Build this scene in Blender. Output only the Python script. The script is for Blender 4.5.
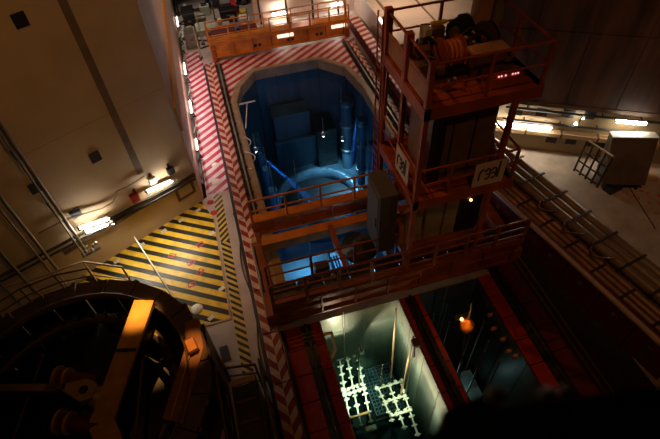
import bpy, math, random
from mathutils import Vector, Matrix
random.seed(7)
S = 0.75                      # one drawing unit is 0.75 m
sc = bpy.context.scene
COL = sc.collection
for o in list(bpy.data.objects): bpy.data.objects.remove(o)

# ---------------------------------------------------------------- camera
cam_d = bpy.data.cameras.new('camera'); cam = bpy.data.objects.new('camera', cam_d); COL.objects.link(cam)
R = Matrix(((0.96057862, 0.23213983, -0.15296999),
            (-0.27486091, 0.7104477, -0.64785457),
            (-0.04171567, 0.66436072, 0.74624704)))
cam.matrix_world = Matrix.Translation((0, 0, 20 * S)) @ R.to_4x4()
cam_d.sensor_width = 36; cam_d.lens = 36 * 483 / 660
cam_d.clip_start = 0.05; cam_d.clip_end = 200
cam_d.dof.use_dof = True; cam_d.dof.focus_distance = 19; cam_d.dof.aperture_fstop = 0.8
sc.camera = cam

# ---------------------------------------------------------------- world, hall and added spots, exposure
w = bpy.data.worlds.new('world'); sc.world = w; w.use_nodes = True
w.node_tree.nodes['Background'].inputs[0].default_value = (0.30, 0.13, 0.05, 1)
w.node_tree.nodes['Background'].inputs[1].default_value = 0.018
sc.view_settings.view_transform = 'Standard'; sc.view_settings.look = 'None'
sc.view_settings.exposure = 0.0; sc.view_settings.gamma = 1; sc.view_settings.use_curve_mapping = False

def lamp(name, kind, loc, power, color, size=0.3, target=None, angle=60, blend=0.6, sy=None):
    d = bpy.data.lights.new(name, kind); d.energy = power; d.color = color
    if kind == 'AREA':
        d.size = size * S
        if sy: d.shape = 'RECTANGLE'; d.size_y = sy * S
    else: d.shadow_soft_size = size * S
    if kind == 'SPOT': d.spot_size = math.radians(angle); d.spot_blend = blend
    o = bpy.data.objects.new(name, d); COL.objects.link(o); o.location = Vector(loc) * S
    if target is not None:
        o.rotation_euler = ((Vector(target) - Vector(loc))).to_track_quat('-Z', 'Y').to_euler()
    return o
SOD = (1.0, 0.40, 0.10); WARM = (1.0, 0.62, 0.34); FLUO = (1.0, 0.93, 0.80); BLUE = (0.03, 0.25, 1.0)
lamp('unseen_hall_spot', 'SPOT', (1, 5, 27), 1150, (1.0, 0.48, 0.13), 0.2, (-4.3, 20, 9), 56, 1.0)
lamp('unseen_hall_spot', 'SPOT', (-1.5, 21, 27), 1700, SOD, 0.15, (2.0, 17.5, 0), 36, 0.8)
lamp('unseen_hall_spot', 'SPOT', (9, 27, 30), 3000, (1.0, 0.52, 0.26), 0.15, (5, 37.5, 0), 36, 0.9)
lamp('unseen_hall_spot', 'SPOT', (-3, 22, 26), 1500, (1.0, 0.36, 0.10), 0.15, (6.8, 14, 9), 22, 0.9)  # added fill spot for the tower's left face
lamp('unseen_hall_spot', 'SPOT', (-1, 24, 25), 55000, (1.0, 0.48, 0.12), 0.15, (-5.3, 12.05, 3.3), 4.2, 1.0)  # added narrow spot that makes the highlight on the golden beam
lamp('unseen_hall_spot', 'SPOT', (-1, 22, 25), 10000, (1.0, 0.42, 0.10), 0.15, (-3.35, 10.1, 3.2), 3.4, 1.0)  # added narrow spot for the highlight on the orange cabinet
lamp('unseen_hall_spot', 'SPOT', (-3, 4, 25), 330, SOD, 0.2, (-1.5, 8, 0), 52, 0.8)
lamp('unseen_hall_spot', 'SPOT', (7, -3, 23), 560, (1.0, 0.40, 0.15), 0.2, (9.5, 8, 0), 46, 0.9)  # added spot that brings out the red decks
lamp('unseen_hall_spot', 'SPOT', (5, 0, 25), 620, (1.0, 0.42, 0.14), 0.2, (8.3, 12.5, 9), 34, 0.9)  # added fill from the viewer's side for the tower front
lamp('unseen_hall_spot', 'SPOT', (10, 2, 27), 1900, (1.0, 0.50, 0.25), 0.2, (22.0, 12, 0), 42, 1.0)  # added spot brightening the floor at far right
lamp('unseen_hall_spot', 'SPOT', (9, 2, 25), 900, (1.0, 0.5, 0.22), 0.2, (20, 17, 9), 48, 1.0)  # added weak spot to lift the brown steel wall
lamp('unseen_hall_spot', 'SPOT', (4, 34, 18), 1500, (1.0, 0.60, 0.42), 0.2, (-2.5, 31, 5), 60, 0.9)  # added spot brightening the narrow pinkish wall

# ---------------------------------------------------------------- materials
MATS = {}
def nt(name):
    m = bpy.data.materials.new(name); m.use_nodes = True
    return m, m.node_tree, m.node_tree.nodes['Principled BSDF']
def M(name, col, rough=0.5, metal=0.0, var=0.25, scale=2.0, bump=0.0, bscale=30, streak=False, spec=0.5, coat=0):
    if name in MATS: return MATS[name]
    m, t, b = nt(name); N = t.nodes; L = t.links
    geo = N.new('ShaderNodeNewGeometry')
    no = N.new('ShaderNodeTexNoise'); no.inputs['Scale'].default_value = scale; no.inputs['Detail'].default_value = 5
    if streak:
        mp = N.new('ShaderNodeMapping'); mp.inputs['Scale'].default_value = (1, 1, 0.12)
        L.new(geo.outputs['Position'], mp.inputs[0]); L.new(mp.outputs[0], no.inputs['Vector'])
    else: L.new(geo.outputs['Position'], no.inputs['Vector'])
    r = N.new('ShaderNodeValToRGB'); r.color_ramp.elements[0].position = 0.3; r.color_ramp.elements[1].position = 0.7
    c0 = [max(0, c * (1 - var)) for c in col]; c1 = [min(1, c * (1 + var)) for c in col]
    r.color_ramp.elements[0].color = (*c0, 1); r.color_ramp.elements[1].color = (*c1, 1)
    L.new(no.outputs['Fac'], r.inputs[0]); L.new(r.outputs[0], b.inputs['Base Color'])
    b.inputs['Roughness'].default_value = rough; b.inputs['Metallic'].default_value = metal
    b.inputs['Specular IOR Level'].default_value = spec; b.inputs['Coat Weight'].default_value = coat
    if bump:
        n2 = N.new('ShaderNodeTexNoise'); n2.inputs['Scale'].default_value = bscale
        L.new(geo.outputs['Position'], n2.inputs['Vector'])
        bp = N.new('ShaderNodeBump'); bp.inputs['Strength'].default_value = bump; bp.inputs['Distance'].default_value = 0.02
        L.new(n2.outputs['Fac'], bp.inputs['Height']); L.new(bp.outputs[0], b.inputs['Normal'])
    MATS[name] = m; return m
def EM(name, col, strength):
    if name in MATS: return MATS[name]
    m, t, b = nt(name)
    b.inputs['Base Color'].default_value = (*col, 1); b.inputs['Emission Color'].default_value = (*col, 1)
    b.inputs['Emission Strength'].default_value = strength
    MATS[name] = m; return m
def STR(name, ca, cb, direc, period, duty=0.5, rough=0.45, chev=None, off=0.0, wear=0.25, split=None):
    """painted stripes. direc=(dx,dy) the axis across the stripes in drawing units; chev=(x centre, k) mirrors the phase about x"""
    m, t, b = nt(name); N = t.nodes; L = t.links
    def math_(op, a, c=None):
        n = N.new('ShaderNodeMath'); n.operation = op
        for i, v in enumerate((a, c)):
            if v is None: continue
            if isinstance(v, (int, float)): n.inputs[i].default_value = v
            else: L.new(v, n.inputs[i])
        return n.outputs[0]
    geo = N.new('ShaderNodeNewGeometry'); sp = N.new('ShaderNodeSeparateXYZ'); L.new(geo.outputs['Position'], sp.inputs[0])
    x = math_('DIVIDE', sp.outputs[0], S); y = math_('DIVIDE', sp.outputs[1], S)
    if chev:
        xr = math_('SUBTRACT', x, chev[0]); ax = math_('ABSOLUTE', xr)
        ph = math_('ADD', math_('MULTIPLY', ax, chev[1]), y)
        if split: ph = math_('ADD', ph, math_('MULTIPLY', math_('GREATER_THAN', xr, 0.0), split))
    elif split:          # the lower stretch slopes the other way
        sg = math_('SUBTRACT', math_('MULTIPLY', math_('GREATER_THAN', y, split), 2.0), 1.0)
        ph = math_('ADD', math_('MULTIPLY', math_('MULTIPLY', x, direc[0]), sg), math_('MULTIPLY', y, direc[1]))
    else:
        ph = math_('ADD', math_('MULTIPLY', x, direc[0]), math_('MULTIPLY', y, direc[1]))
    no = N.new('ShaderNodeTexNoise'); no.inputs['Scale'].default_value = 3.5; no.inputs['Detail'].default_value = 6
    L.new(geo.outputs['Position'], no.inputs['Vector'])
    fr = math_('FRACT', math_('ADD', math_('DIVIDE', ph, period), off + 50))
    st = math_('GREATER_THAN', fr, duty)
    mx = N.new('ShaderNodeMix'); mx.data_type = 'RGBA'; L.new(st, mx.inputs['Factor'])
    mx.inputs['A'].default_value = (*ca, 1); mx.inputs['B'].default_value = (*cb, 1)
    rr = N.new('ShaderNodeValToRGB'); rr.color_ramp.elements[0].position = 0.35; rr.color_ramp.elements[1].position = 0.62
    k = 1 - wear; rr.color_ramp.elements[0].color = (k, k, k, 1); rr.color_ramp.elements[1].color = (1, 1, 1, 1)
    L.new(no.outputs['Fac'], rr.inputs[0])
    mm = N.new('ShaderNodeMix'); mm.data_type = 'RGBA'; mm.blend_type = 'MULTIPLY'; mm.inputs['Factor'].default_value = 1
    L.new(mx.outputs['Result'], mm.inputs['A']); L.new(rr.outputs[0], mm.inputs['B'])
    L.new(mm.outputs['Result'], b.inputs['Base Color']); b.inputs['Roughness'].default_value = rough
    MATS[name] = m; return m

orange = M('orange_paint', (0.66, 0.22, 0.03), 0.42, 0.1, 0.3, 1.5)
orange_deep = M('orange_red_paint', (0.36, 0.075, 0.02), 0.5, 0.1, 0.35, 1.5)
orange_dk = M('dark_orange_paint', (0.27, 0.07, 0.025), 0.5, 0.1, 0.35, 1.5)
redp = M('dark_red_deck', (0.36, 0.020, 0.018), 0.6, 0, 0.25, 3)
maroon = M('maroon_paint', (0.11, 0.012, 0.014), 0.6, 0, 0.25, 3)
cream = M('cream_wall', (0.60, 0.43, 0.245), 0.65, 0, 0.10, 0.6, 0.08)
creamdk = M('brown_wall_strip', (0.20, 0.13, 0.085), 0.7, 0, 0.15, 2)
pinkw = M('pink_cream_wall', (0.62, 0.47, 0.38), 0.55, 0, 0.1, 0.8)
ochre = M('ochre_paint', (0.58, 0.30, 0.10), 0.6, 0, 0.1, 1)
rustw = M('brown_steel_wall', (0.10, 0.045, 0.02), 0.6, 0.1, 0.7, 2.2, 0, 30, True)
floorm = M('grey_pink_floor_paint', (0.50, 0.41, 0.38), 0.42, 0, 0.14, 1.2)
floord = M('beige_floor_paint', (0.38, 0.30, 0.22), 0.35, 0, 0.2, 1.5)
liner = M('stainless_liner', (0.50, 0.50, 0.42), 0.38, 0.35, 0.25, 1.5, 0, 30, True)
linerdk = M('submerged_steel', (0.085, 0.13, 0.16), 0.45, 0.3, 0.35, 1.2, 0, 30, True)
coping = M('coping_steel', (0.36, 0.26, 0.16), 0.4, 0.3, 0.2, 2)
steel = M('dull_steel', (0.30, 0.28, 0.25), 0.4, 0.8, 0.2, 4)
steeldk = M('dark_steel', (0.055, 0.05, 0.045), 0.45, 0.6, 0.3, 4)
black = M('black_paint', (0.012, 0.012, 0.013), 0.5)
brownp = M('brown_paint', (0.13, 0.075, 0.035), 0.5, 0.1, 0.25, 3)
tanp = M('tan_paint', (0.50, 0.33, 0.17), 0.5, 0, 0.12, 3)
brass = M('golden_painted_beam', (0.55, 0.30, 0.07), 0.36, 0.35, 0.2, 2.5, 0.15, 12)
white = M('white_paint', (0.80, 0.76, 0.68), 0.45, 0, 0.08, 5)
offwhite = M('off_white_knob', (0.85, 0.82, 0.70), 0.4, 0, 0.12, 8)
greyc = M('grey_cabinet', (0.095, 0.105, 0.125), 0.5, 0.1, 0.12, 3)
greenw = M('pale_green_paint', (0.46, 0.50, 0.38), 0.5)
redc = M('red_paint', (0.50, 0.03, 0.03), 0.5); reelred = M('reel_dark_red', (0.13, 0.015, 0.012), .5)
bluec = M('blue_paint', (0.07, 0.12, 0.25), 0.5)
yellowc = M('yellow_paint', (0.80, 0.55, 0.04), 0.5)
sign_m = M('sign_white', (0.62, 0.52, 0.42), 0.6, 0, 0.05, 5)
ink = M('sign_letter_ink', (0.05, 0.02, 0.015), 0.6)
tube_m = EM('fluorescent_glow', (1.0, 0.93, 0.82), 55)
tube_w = EM('warm_fluorescent_glow', (1.0, 0.80, 0.66), 7)
bulb_m = EM('pool_lamp_glow', (0.75, 0.92, 1.0), 45)
spark = EM('amber_lamp_glow', (1.0, 0.42, 0.12), 5)
indic = EM('pink_indicator_glow', (1.0, 0.35, 0.38), 1.6)
rw = STR('red_white_walkway', (0.48, 0.012, 0.07), (0.82, 0.68, 0.66), (-0.8, 1), 0.74, 0.5)
rw2 = STR('red_white_poolside', (0.42, 0.012, 0.035), (0.70, 0.54, 0.46), (-0.75, 1), 0.80, 0.5)
rwc = STR('red_white_curb', (0.26, 0.016, 0.014), (0.64, 0.42, 0.30), (0, 1), 0.78, 0.5, chev=(-0.43, -1.15), split=0.39)
rwc2 = STR('red_white_curb_right', (0.32, 0.025, 0.02), (0.78, 0.52, 0.40), (0, 1), 0.78, 0.5, chev=(11.02, 1.1), split=0.39)
rwp = STR('red_white_parapet', (0.34, 0.03, 0.03), (0.82, 0.62, 0.52), (-0.35, 1), 0.72, 0.5)
yb = STR('yellow_black_floor', (0.015, 0.013, 0.01), (0.95, 0.60, 0.04), (0.53, 0.848), 0.58, 0.46, 0.38)
ybc = STR('yellow_black_strip', (0.015, 0.013, 0.01), (0.72, 0.50, 0.10), (-0.95, 1), 0.38, 0.5, 0.4, split=17.6)

def water_mat(name, tint, rough=0.02):
    m = bpy.data.materials.new(name); m.use_nodes = True; t = m.node_tree; t.nodes.clear(); N = t.nodes; L = t.links
    out = N.new('ShaderNodeOutputMaterial'); tr = N.new('ShaderNodeBsdfTransparent'); gl = N.new('ShaderNodeBsdfGlossy')
    fr = N.new('ShaderNodeFresnel'); mx = N.new('ShaderNodeMixShader')
    tr.inputs[0].default_value = (*tint, 1); gl.inputs['Roughness'].default_value = rough; fr.inputs[0].default_value = 1.33
    geo = N.new('ShaderNodeNewGeometry'); no = N.new('ShaderNodeTexNoise'); no.inputs['Scale'].default_value = 1.6
    L.new(geo.outputs['Position'], no.inputs['Vector']); bp = N.new('ShaderNodeBump')
    bp.inputs['Strength'].default_value = 0.25; bp.inputs['Distance'].default_value = 0.03
    L.new(no.outputs['Fac'], bp.inputs['Height']); L.new(bp.outputs[0], gl.inputs['Normal']); L.new(bp.outputs[0], fr.inputs['Normal'])
    L.new(fr.outputs[0], mx.inputs[0]); L.new(tr.outputs[0], mx.inputs[1]); L.new(gl.outputs[0], mx.inputs[2]); L.new(mx.outputs[0], out.inputs[0])
    return m
wat_c = water_mat('cavity_water', (0.42, 0.70, 0.84)); wat_p = water_mat('pool_water', (0.95, 0.98, 0.97))
grating_m = steeldk

# ---------------------------------------------------------------- mesh helpers (drawing units, world coordinates)
class MB:
    def __init__(s): s.v = []; s.f = []; s.sm = []
    def add(s, vs, fs, smooth=False):
        b = len(s.v); s.v += [tuple(v) for v in vs]; s.f += [tuple(i + b for i in f) for f in fs]; s.sm += [smooth] * len(fs); return s
    def box(s, x0, x1, y0, y1, z0, z1, c=0.0, rot=0, piv=None):
        if c:
            pts = [(x0 + c, y0), (x1 - c, y0), (x1, y0 + c), (x1, y1 - c), (x1 - c, y1), (x0 + c, y1), (x0, y1 - c), (x0, y0 + c)]
            px = piv or ((x0 + x1) / 2, (y0 + y1) / 2)
            ci = [(min(max(x, x0 + c), x1 - c), min(max(y, y0 + c), y1 - c)) for x, y in pts]
            lv = [(pts, z0), (pts, z1 - c), (ci, z1)]
            vs = [(x, y, z) for P, z in lv for x, y in P]
            n = 8; fs = [tuple(range(n - 1, -1, -1)), tuple(range(2 * n, 3 * n))]
            for k in range(2):
                for i in range(n): j = (i + 1) % n; fs.append((k * n + i, k * n + j, (k + 1) * n + j, (k + 1) * n + i))
        else:
            vs = [(x, y, z) for z in (z0, z1) for x, y in ((x0, y0), (x1, y0), (x1, y1), (x0, y1))]
            fs = [(3, 2, 1, 0), (4, 5, 6, 7), (0, 1, 5, 4), (1, 2, 6, 5), (2, 3, 7, 6), (3, 0, 4, 7)]
        if rot:
            px = piv or ((x0 + x1) / 2, (y0 + y1) / 2); cc, ss = math.cos(rot), math.sin(rot)
            vs = [(px[0] + (x - px[0]) * cc - (y - px[1]) * ss, px[1] + (x - px[0]) * ss + (y - px[1]) * cc, z) for x, y, z in vs]
        return s.add(vs, fs)
    def prism(s, poly, z0, z1):
        n = len(poly); vs = [(x, y, z0) for x, y in poly] + [(x, y, z1) for x, y in poly]
        fs = [tuple(range(n - 1, -1, -1)), tuple(range(n, 2 * n))] + [(i, (i + 1) % n, n + (i + 1) % n, n + i) for i in range(n)]
        return s.add(vs, fs)
    def bar(s, p, q, w, h, up=(0, 0, 1)):
        """rectangular bar from p to q, w across, h along up"""
        p = Vector(p); q = Vector(q); d = (q - p).normalized(); u = Vector(up)
        if abs(d.dot(u)) > 0.98: u = Vector((0, 1, 0))
        a = d.cross(u).normalized(); u = a.cross(d).normalized()
        vs = []
        for c in (p, q):
            for i, j in ((-1, -1), (1, -1), (1, 1), (-1, 1)): vs.append(c + a * (w / 2 * i) + u * (h / 2 * j))
        return s.add(vs, [(0, 1, 2, 3), (7, 6, 5, 4), (0, 4, 5, 1), (1, 5, 6, 2), (2, 6, 7, 3), (3, 7, 4, 0)])
    def tube(s, p, q, r, n=8, r2=None):
        p = Vector(p); q = Vector(q); d = (q - p).normalized(); u = Vector((0, 0, 1)) if abs(d.z) < .9 else Vector((0, 1, 0))
        a = d.cross(u).normalized(); b = a.cross(d); r2 = r if r2 is None else r2; vs = []
        for c, rr in ((p, r), (q, r2)):
            for k in range(n): t = 2 * math.pi * k / n; vs.append(c + a * (rr * math.cos(t)) + b * (rr * math.sin(t)))
        s.add(vs, [(k, (k + 1) % n, n + (k + 1) % n, n + k)[::-1] for k in range(n)], True)
        return s.add(vs, [tuple(range(n)), tuple(range(2 * n - 1, n - 1, -1))])
    def path(s, pts, r, n=6):
        for a, b in zip(pts, pts[1:]): s.tube(a, b, r, n)
        return s
    def lathe(s, c, prof, n=20, axis='z', a0=0, a1=360, cap=True):
        """profile of (radius, height) turned about an axis through c"""
        full = (a1 - a0) >= 360; m = n if full else n + 1; vs = []
        for (r, h) in prof:
            for k in range(m):
                t = math.radians(a0 + (a1 - a0) * k / n); u, v = r * math.cos(t), r * math.sin(t)
                vs.append({'z': (c[0] + u, c[1] + v, c[2] + h), 'x': (c[0] + h, c[1] + u, c[2] + v), 'y': (c[0] + v, c[1] + h, c[2] + u)}[axis])
        fs = []
        for i in range(len(prof) - 1):
            for k in range(n):
                j = (k + 1) % m; fs.append((i * m + k, i * m + j, (i + 1) * m + j, (i + 1) * m + k))
        return s.add(vs, fs, True)
    def ball(s, c, r, n=8, m=5, sz=1):
        vs = [(c[0], c[1], c[2] - r * sz)]
        for i in range(1, m):
            t = math.pi * i / m
            for k in range(n): a = 2 * math.pi * k / n; vs.append((c[0] + r * math.sin(t) * math.cos(a), c[1] + r * math.sin(t) * math.sin(a), c[2] - r * sz * math.cos(t)))
        vs.append((c[0], c[1], c[2] + r * sz)); T = len(vs) - 1
        fs = [(0, 1 + (k + 1) % n, 1 + k) for k in range(n)]
        for i in range(m - 2):
            for k in range(n): a = 1 + i * n; fs.append((a + k, a + (k + 1) % n, a + n + (k + 1) % n, a + n + k))
        a = 1 + (m - 2) * n; fs += [(a + k, a + (k + 1) % n, T) for k in range(n)]
        return s.add(vs, fs, True)
    def build(s, name, mat, parent=None, kind=None):
        o0 = ORG.get(parent.name, Vector((0, 0, 0))) if parent else None
        if o0 is None:
            xs = [v[0] for v in s.v]; ys = [v[1] for v in s.v]; zs = [v[2] for v in s.v]
            o0 = Vector(((min(xs) + max(xs)) / 2, (min(ys) + max(ys)) / 2, min(zs)))
        me = bpy.data.meshes.new(name)
        me.from_pydata([((v[0] - o0[0]) * S, (v[1] - o0[1]) * S, (v[2] - o0[2]) * S) for v in s.v], [], s.f)
        me.materials.append(mat)
        for p, q in zip(me.polygons, s.sm): p.use_smooth = q
        me.update()
        o = bpy.data.objects.new(name, me); COL.objects.link(o)
        if parent: o.parent = parent
        else: o.location = o0 * S
        ORG[o.name] = o0
        if kind: o['kind'] = kind
        return o
ORG = {}
def tag(o, label=None, cat=None, group=None, kind=None):
    if label: o['label'] = label
    if cat: o['category'] = cat
    if group: o['group'] = group
    if kind: o['kind'] = kind
    return o
def thing(name, label, cat, loc, group=None):
    o = bpy.data.objects.new(name, None); COL.objects.link(o); o.location = Vector(loc) * S; o.empty_display_size = 0.2
    ORG[o.name] = Vector(loc); return tag(o, label, cat, group)
def struct(name, mb, mat, label=None):
    return tag(mb.build(name, mat), label, None, None, 'structure')
def clone(root, loc, label=None):
    r = root.copy(); COL.objects.link(r); r.location = Vector(loc) * S; ORG[r.name] = Vector(loc)
    if label: r['label'] = label
    for ch in list(root.children):
        c = ch.copy(); COL.objects.link(c); c.parent = r
        for g in list(ch.children):
            d = g.copy(); COL.objects.link(d); d.parent = c
    return r
def railing(root, pts, z0, h, n_mid, mat, pr=0.06, rr=0.035, spacing=1.9, toe=0.0, post_square=True, skip_last=False):
    """posts and rails along a polyline of (x, y); every post and rail is a part of root"""
    done = set()
    for a, b in zip(pts, pts[1:]):
        A = Vector((*a, 0)); B = Vector((*b, 0)); L = (B - A).length; k = max(1, round(L / spacing))
        for i in range(k + 1):
            p = A.lerp(B, i / k); key = (round(p.x, 2), round(p.y, 2))
            if key in done: continue
            done.add(key)
            if post_square: MB().box(p.x - pr, p.x + pr, p.y - pr, p.y + pr, z0, z0 + h).build('post', mat, root)
            else: MB().tube((p.x, p.y, z0), (p.x, p.y, z0 + h), pr).build('post', mat, root)
        for j in range(n_mid + 1):
            z = z0 + h * (j + 1) / (n_mid + 1)
            MB().tube((a[0], a[1], z), (b[0], b[1], z), rr * (1.25 if j == n_mid else 1)).build('handrail' if j == n_mid else 'mid_rail', mat, root)
        if toe: MB().bar((a[0], a[1], z0 + toe / 2), (b[0], b[1], z0 + toe / 2), 0.03, toe).build('toe_board', mat, root)

# ================================================================ SETTING
WA = Vector((-8.27, 18.04)); WB = Vector((-2.55, 21.14)); WD = (WB - WA).normalized(); WN = Vector((WD.y, -WD.x))   # left wall, WN faces the hall
def wl(t, off=0.0): p = WA + WD * t + WN * off; return (p.x, p.y)
WLEN = (WB - WA).length

# floors ----------------------------------------------------------
CAVP = [(0.80, 12.3), (0.80, 30.2), (1.35, 32.0), (2.7, 33.85), (7.8, 33.85), (9.48, 31.98), (9.95, 29.0), (9.95, 12.3)]
m = MB()
m.prism([(-22, 0), (0.80, 0), (0.80, 30.2), (-2.3, 30.2), (-2.3, 21.3), (-2.55, 21.14), (-22, 10.6)], -0.5, 0)
m.prism([(-2.6, 30.2), (0.80, 30.2), (1.35, 32.0), (2.7, 33.85), (2.7, 60), (-2.6, 60)], -0.5, 0)
m.prism([(2.7, 33.85), (7.8, 33.85), (7.8, 60), (2.7, 60)], -0.5, 0)
m.prism([(7.8, 33.85), (9.48, 31.98), (9.95, 29), (26, 29), (26, 60), (7.8, 60)], -0.5, 0)
struct('floor', m, floorm, 'pinkish grey painted operating floor around the pools')
m = MB(); m.prism([(9.95, -2), (34, -2), (34, 29), (9.95, 29)], -0.5, 0)
struct('floor', m, floord, 'beige painted floor on the right side of the hall')
m = MB(); m.box(0.80, 9.95, 11.4, 12.3, -9, -0.02); struct('wall_divider', m, liner, 'dividing wall between the reactor cavity and the fuel pools')

# painted zones lying on the floor
def zone(poly, mat, label, name='floor_marking', z=0.012):
    return struct(name, MB().prism(poly, 0.0, z), mat, label)
zone([(-2.3, 21.5), (-0.92, 21.5), (-0.92, 38.5), (-2.15, 38.5)], rw, 'red and white striped walkway along the left wall')
zone([(-0.05, 30.4), (0.45, 30.4), (1.1, 32.3), (2.55, 34.2), (7.95, 34.2), (9.75, 32.2), (10.05, 30.4), (11.0, 30.4), (11.6, 36.4), (-0.05, 36.4)], rw2, 'red and white striped apron around the far end of the cavity')
ybo = zone([(-9.6, 17.32), (-2.65, 21.05), (-2.1, 19.4), (-2.03, 12.85), (-4.05, 12.8), (-9.6, 13.2)], yb, 'yellow and black hatched laydown area')
zone([(-2.0, 9.9), (-1.52, 9.9), (-1.44, 21.35), (-1.93, 21.35)], ybc, 'narrow yellow and black striped strip beside the walkway')
pl = tag(MB().box(-2.8, -2.42, 10.7, 11.45, 0.001, 0.03, 0.0, 0.1).build('floor_hatch', black), 'small black square hatch in the grey floor', 'hatch')
# small print and taped marks on the yellow area and the right-hand floor
for i, (x, y, a) in enumerate([(-3.6, 16.6, 0.3), (-3.15, 15.9, 0.9), (-3.7, 15.2, 0.1), (-4.6, 17.4, -0.5), (-3.0, 17.7, 0.4)]):
    m = MB(); m.box(x - .2, x + .2, y - .05, y + .05, .012, .02, 0, a); m.box(x - .2, x + .2, y + .18, y + .25, .012, .02, 0, a, (x, y)); m.box(x - .2, x - .15, y, y + .2, .012, .02, 0, a, (x, y)); m.box(x + .15, x + .2, y, y + .2, .012, .02, 0, a, (x, y))
    struct('floor_marking', m, redc, 'small red taped frame on the hatched area')
m = MB(); rnd = random.Random(3)
for i in range(16):
    x = 20.3 + rnd.random() * 2.0; y = 12.2 + rnd.random() * 2.4
    m.box(x, x + .25, y, y + .07, 0, .012, 0, rnd.random() * 3)
struct('floor_marking', m, redc, 'red paint marks on the beige floor at right')
for i, (x, y) in enumerate([(-7.4, 18.0), (-6.1, 18.75), (-4.9, 19.4), (-3.9, 19.9), (-2.9, 20.4), (-2.35, 18.4), (-2.3, 14.6), (-3.0, 13.1)]):
    struct('floor_marking', MB().box(x - .16, x + .16, y - .1, y + .1, .012, .022, 0, .5), white, 'small white pad on the edge of the hatched area')
struct('floor_marking', MB().box(-2.14, -2.06, 12.8, 19.5, .012, .03), tanp, 'pale tape line at the right edge of the hatched area')
struct('floor_marking', MB().box(-4.1, -2.1, 12.72, 12.82, .012, .03), tanp, 'pale tape line at the near edge of the hatched area')
MB_ = MB(); MB_.bar((21.9, 18.0, .01), (20.2, 11.4, .01), .05, .03)
struct('trim_1', MB_, steeldk, 'dark joint line across the beige floor')
for i, (x, y, r) in enumerate([(-2.05, 19.9, .2), (-2.15, 20.8, .2), (-1.6, 22.4, .3), (-1.5, 24.0, .22), (-3.6, 13.8, .3)]):
    m = MB(); m.lathe((x, y, 0), [(r, .012), (r * .8, .05), (0.01, .06)], 12)
    tag(m.build('cable_cover' if i != 2 else 'floor_drain', white if i == 2 else redc if i < 2 else offwhite),
        ['round red cover on the floor by the wall corner', 'red cover next to the hatched area tip', 'white perforated cover in the striped walkway', 'pale cover on the striped walkway beyond the white one', 'pale cover at the edge of the yellow hatching'][i], 'cover')

# walls -----------------------------------------------------------
def wallbox(t0, t1, z0, z1, off0=-0.6, off1=0.0):
    return MB().prism([wl(t0, off0), wl(t1, off0), wl(t1, off1), wl(t0, off1)], z0, z1)
wleft = struct('wall_left', wallbox(-12, WLEN, 0, 24), cream, 'cream painted wall at left')
# the vertical brown joint strip and the black embedded plates belong to the wall
def wp(t0, t1, z0, z1, d): return MB().prism([wl(t0, 0), wl(t1, 0), wl(t1, d), wl(t0, d)], z0, z1)
tt = lambda x: (x - WA.x) / WD.x
wp(tt(-5.0), tt(-4.72), 3.9, 24, 0.03).build('joint_strip', creamdk, wleft)
for x, z in [(-6.29, 12.39), (-6.23, 5.97), (-8.64, 6.0), (-7.95, 3.75)]:
    wp(tt(x) - .24, tt(x) + .24, z - .26, z + .26, 0.035).build('embedded_plate', black, wleft)
for z in (7.6,):                       # faint cast joint
    wp(-6, WLEN, z, z + 0.012, 0.003).build('joint_strip', creamdk, wleft)
wp(tt(-9.2), WLEN, 1.95, 2.2, 0.14).build('ledge', brownp, wleft)
wp(tt(-3.75), tt(-2.75), 0.9, 1.02, 0.05).build('hatch_frame', brownp, wleft); wp(tt(-3.75), tt(-2.75), 1.7, 1.8, 0.05).build('hatch_frame', brownp, wleft)
wp(tt(-3.75), tt(-3.62), 1.02, 1.7, 0.05).build('hatch_frame', brownp, wleft); wp(tt(-2.88), tt(-2.75), 1.02, 1.7, 0.05).build('hatch_frame', brownp, wleft)
m = MB(); m.box(-3.1, -2.5, 21.2, 60, 0, 24); struct('wall_side', m, pinkw, 'narrow pinkish wall beyond the corner at left')
m = MB(); m.box(-2.52, -2.38, 21.3, 58, 4.9, 6.3)
struct('trim_2', m, ochre, 'long ochre band along the narrow pinkish wall')
m = MB(); m.box(4.2, 14, 41.2, 42, 0, 12); m.box(4.2, 14, 40.9, 41.2, 1.9, 2.2); struct('wall_back', m, pinkw, 'pinkish wall behind the far bridge')
m = MB(); m.box(-4, 34, 58, 59, 0, 20); struct('wall_far', m, creamdk, 'dim wall at the far end of the hall')
# right wall: pale lower strip and dark upper steel
RA = Vector((16.63, 19.35)); RD = (Vector((20.06, 17.39)) - RA).normalized(); RN = Vector((RD.y, -RD.x))
if RN.y > 0: RN = -RN
def wr(t, off=0.0): p = RA + RD * t + RN * off; return (p.x, p.y)
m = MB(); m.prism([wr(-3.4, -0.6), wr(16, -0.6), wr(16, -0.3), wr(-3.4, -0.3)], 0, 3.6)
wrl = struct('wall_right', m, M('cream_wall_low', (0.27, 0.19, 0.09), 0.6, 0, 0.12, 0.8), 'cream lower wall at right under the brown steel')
def rp(t0, t1, z0, z1, d0, d1): return MB().prism([wr(t0, d0), wr(t1, d0), wr(t1, d1), wr(t0, d1)], z0, z1)
for t, z in [(0.85, 2.7), (1.9, 0.9), (3.0, 0.95), (2.3, 2.8), (3.4, 2.85), (0.2, 1.7), (4.1, 0.95), (4.7, .95), (-0.5, 2.6)]:
    rp(t - .3, t + .3, z - .24, z + .24, -0.3, -0.26).build('embedded_plate', black, wrl)
m = MB(); m.prism([wr(-3.4, 0.0), wr(16, 0.0), wr(16, -0.6), wr(-3.4, -0.6)], 3.6, 24)
wru = struct('wall_right_upper', m, rustw, 'dark brown streaked steel wall at upper right')
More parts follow.
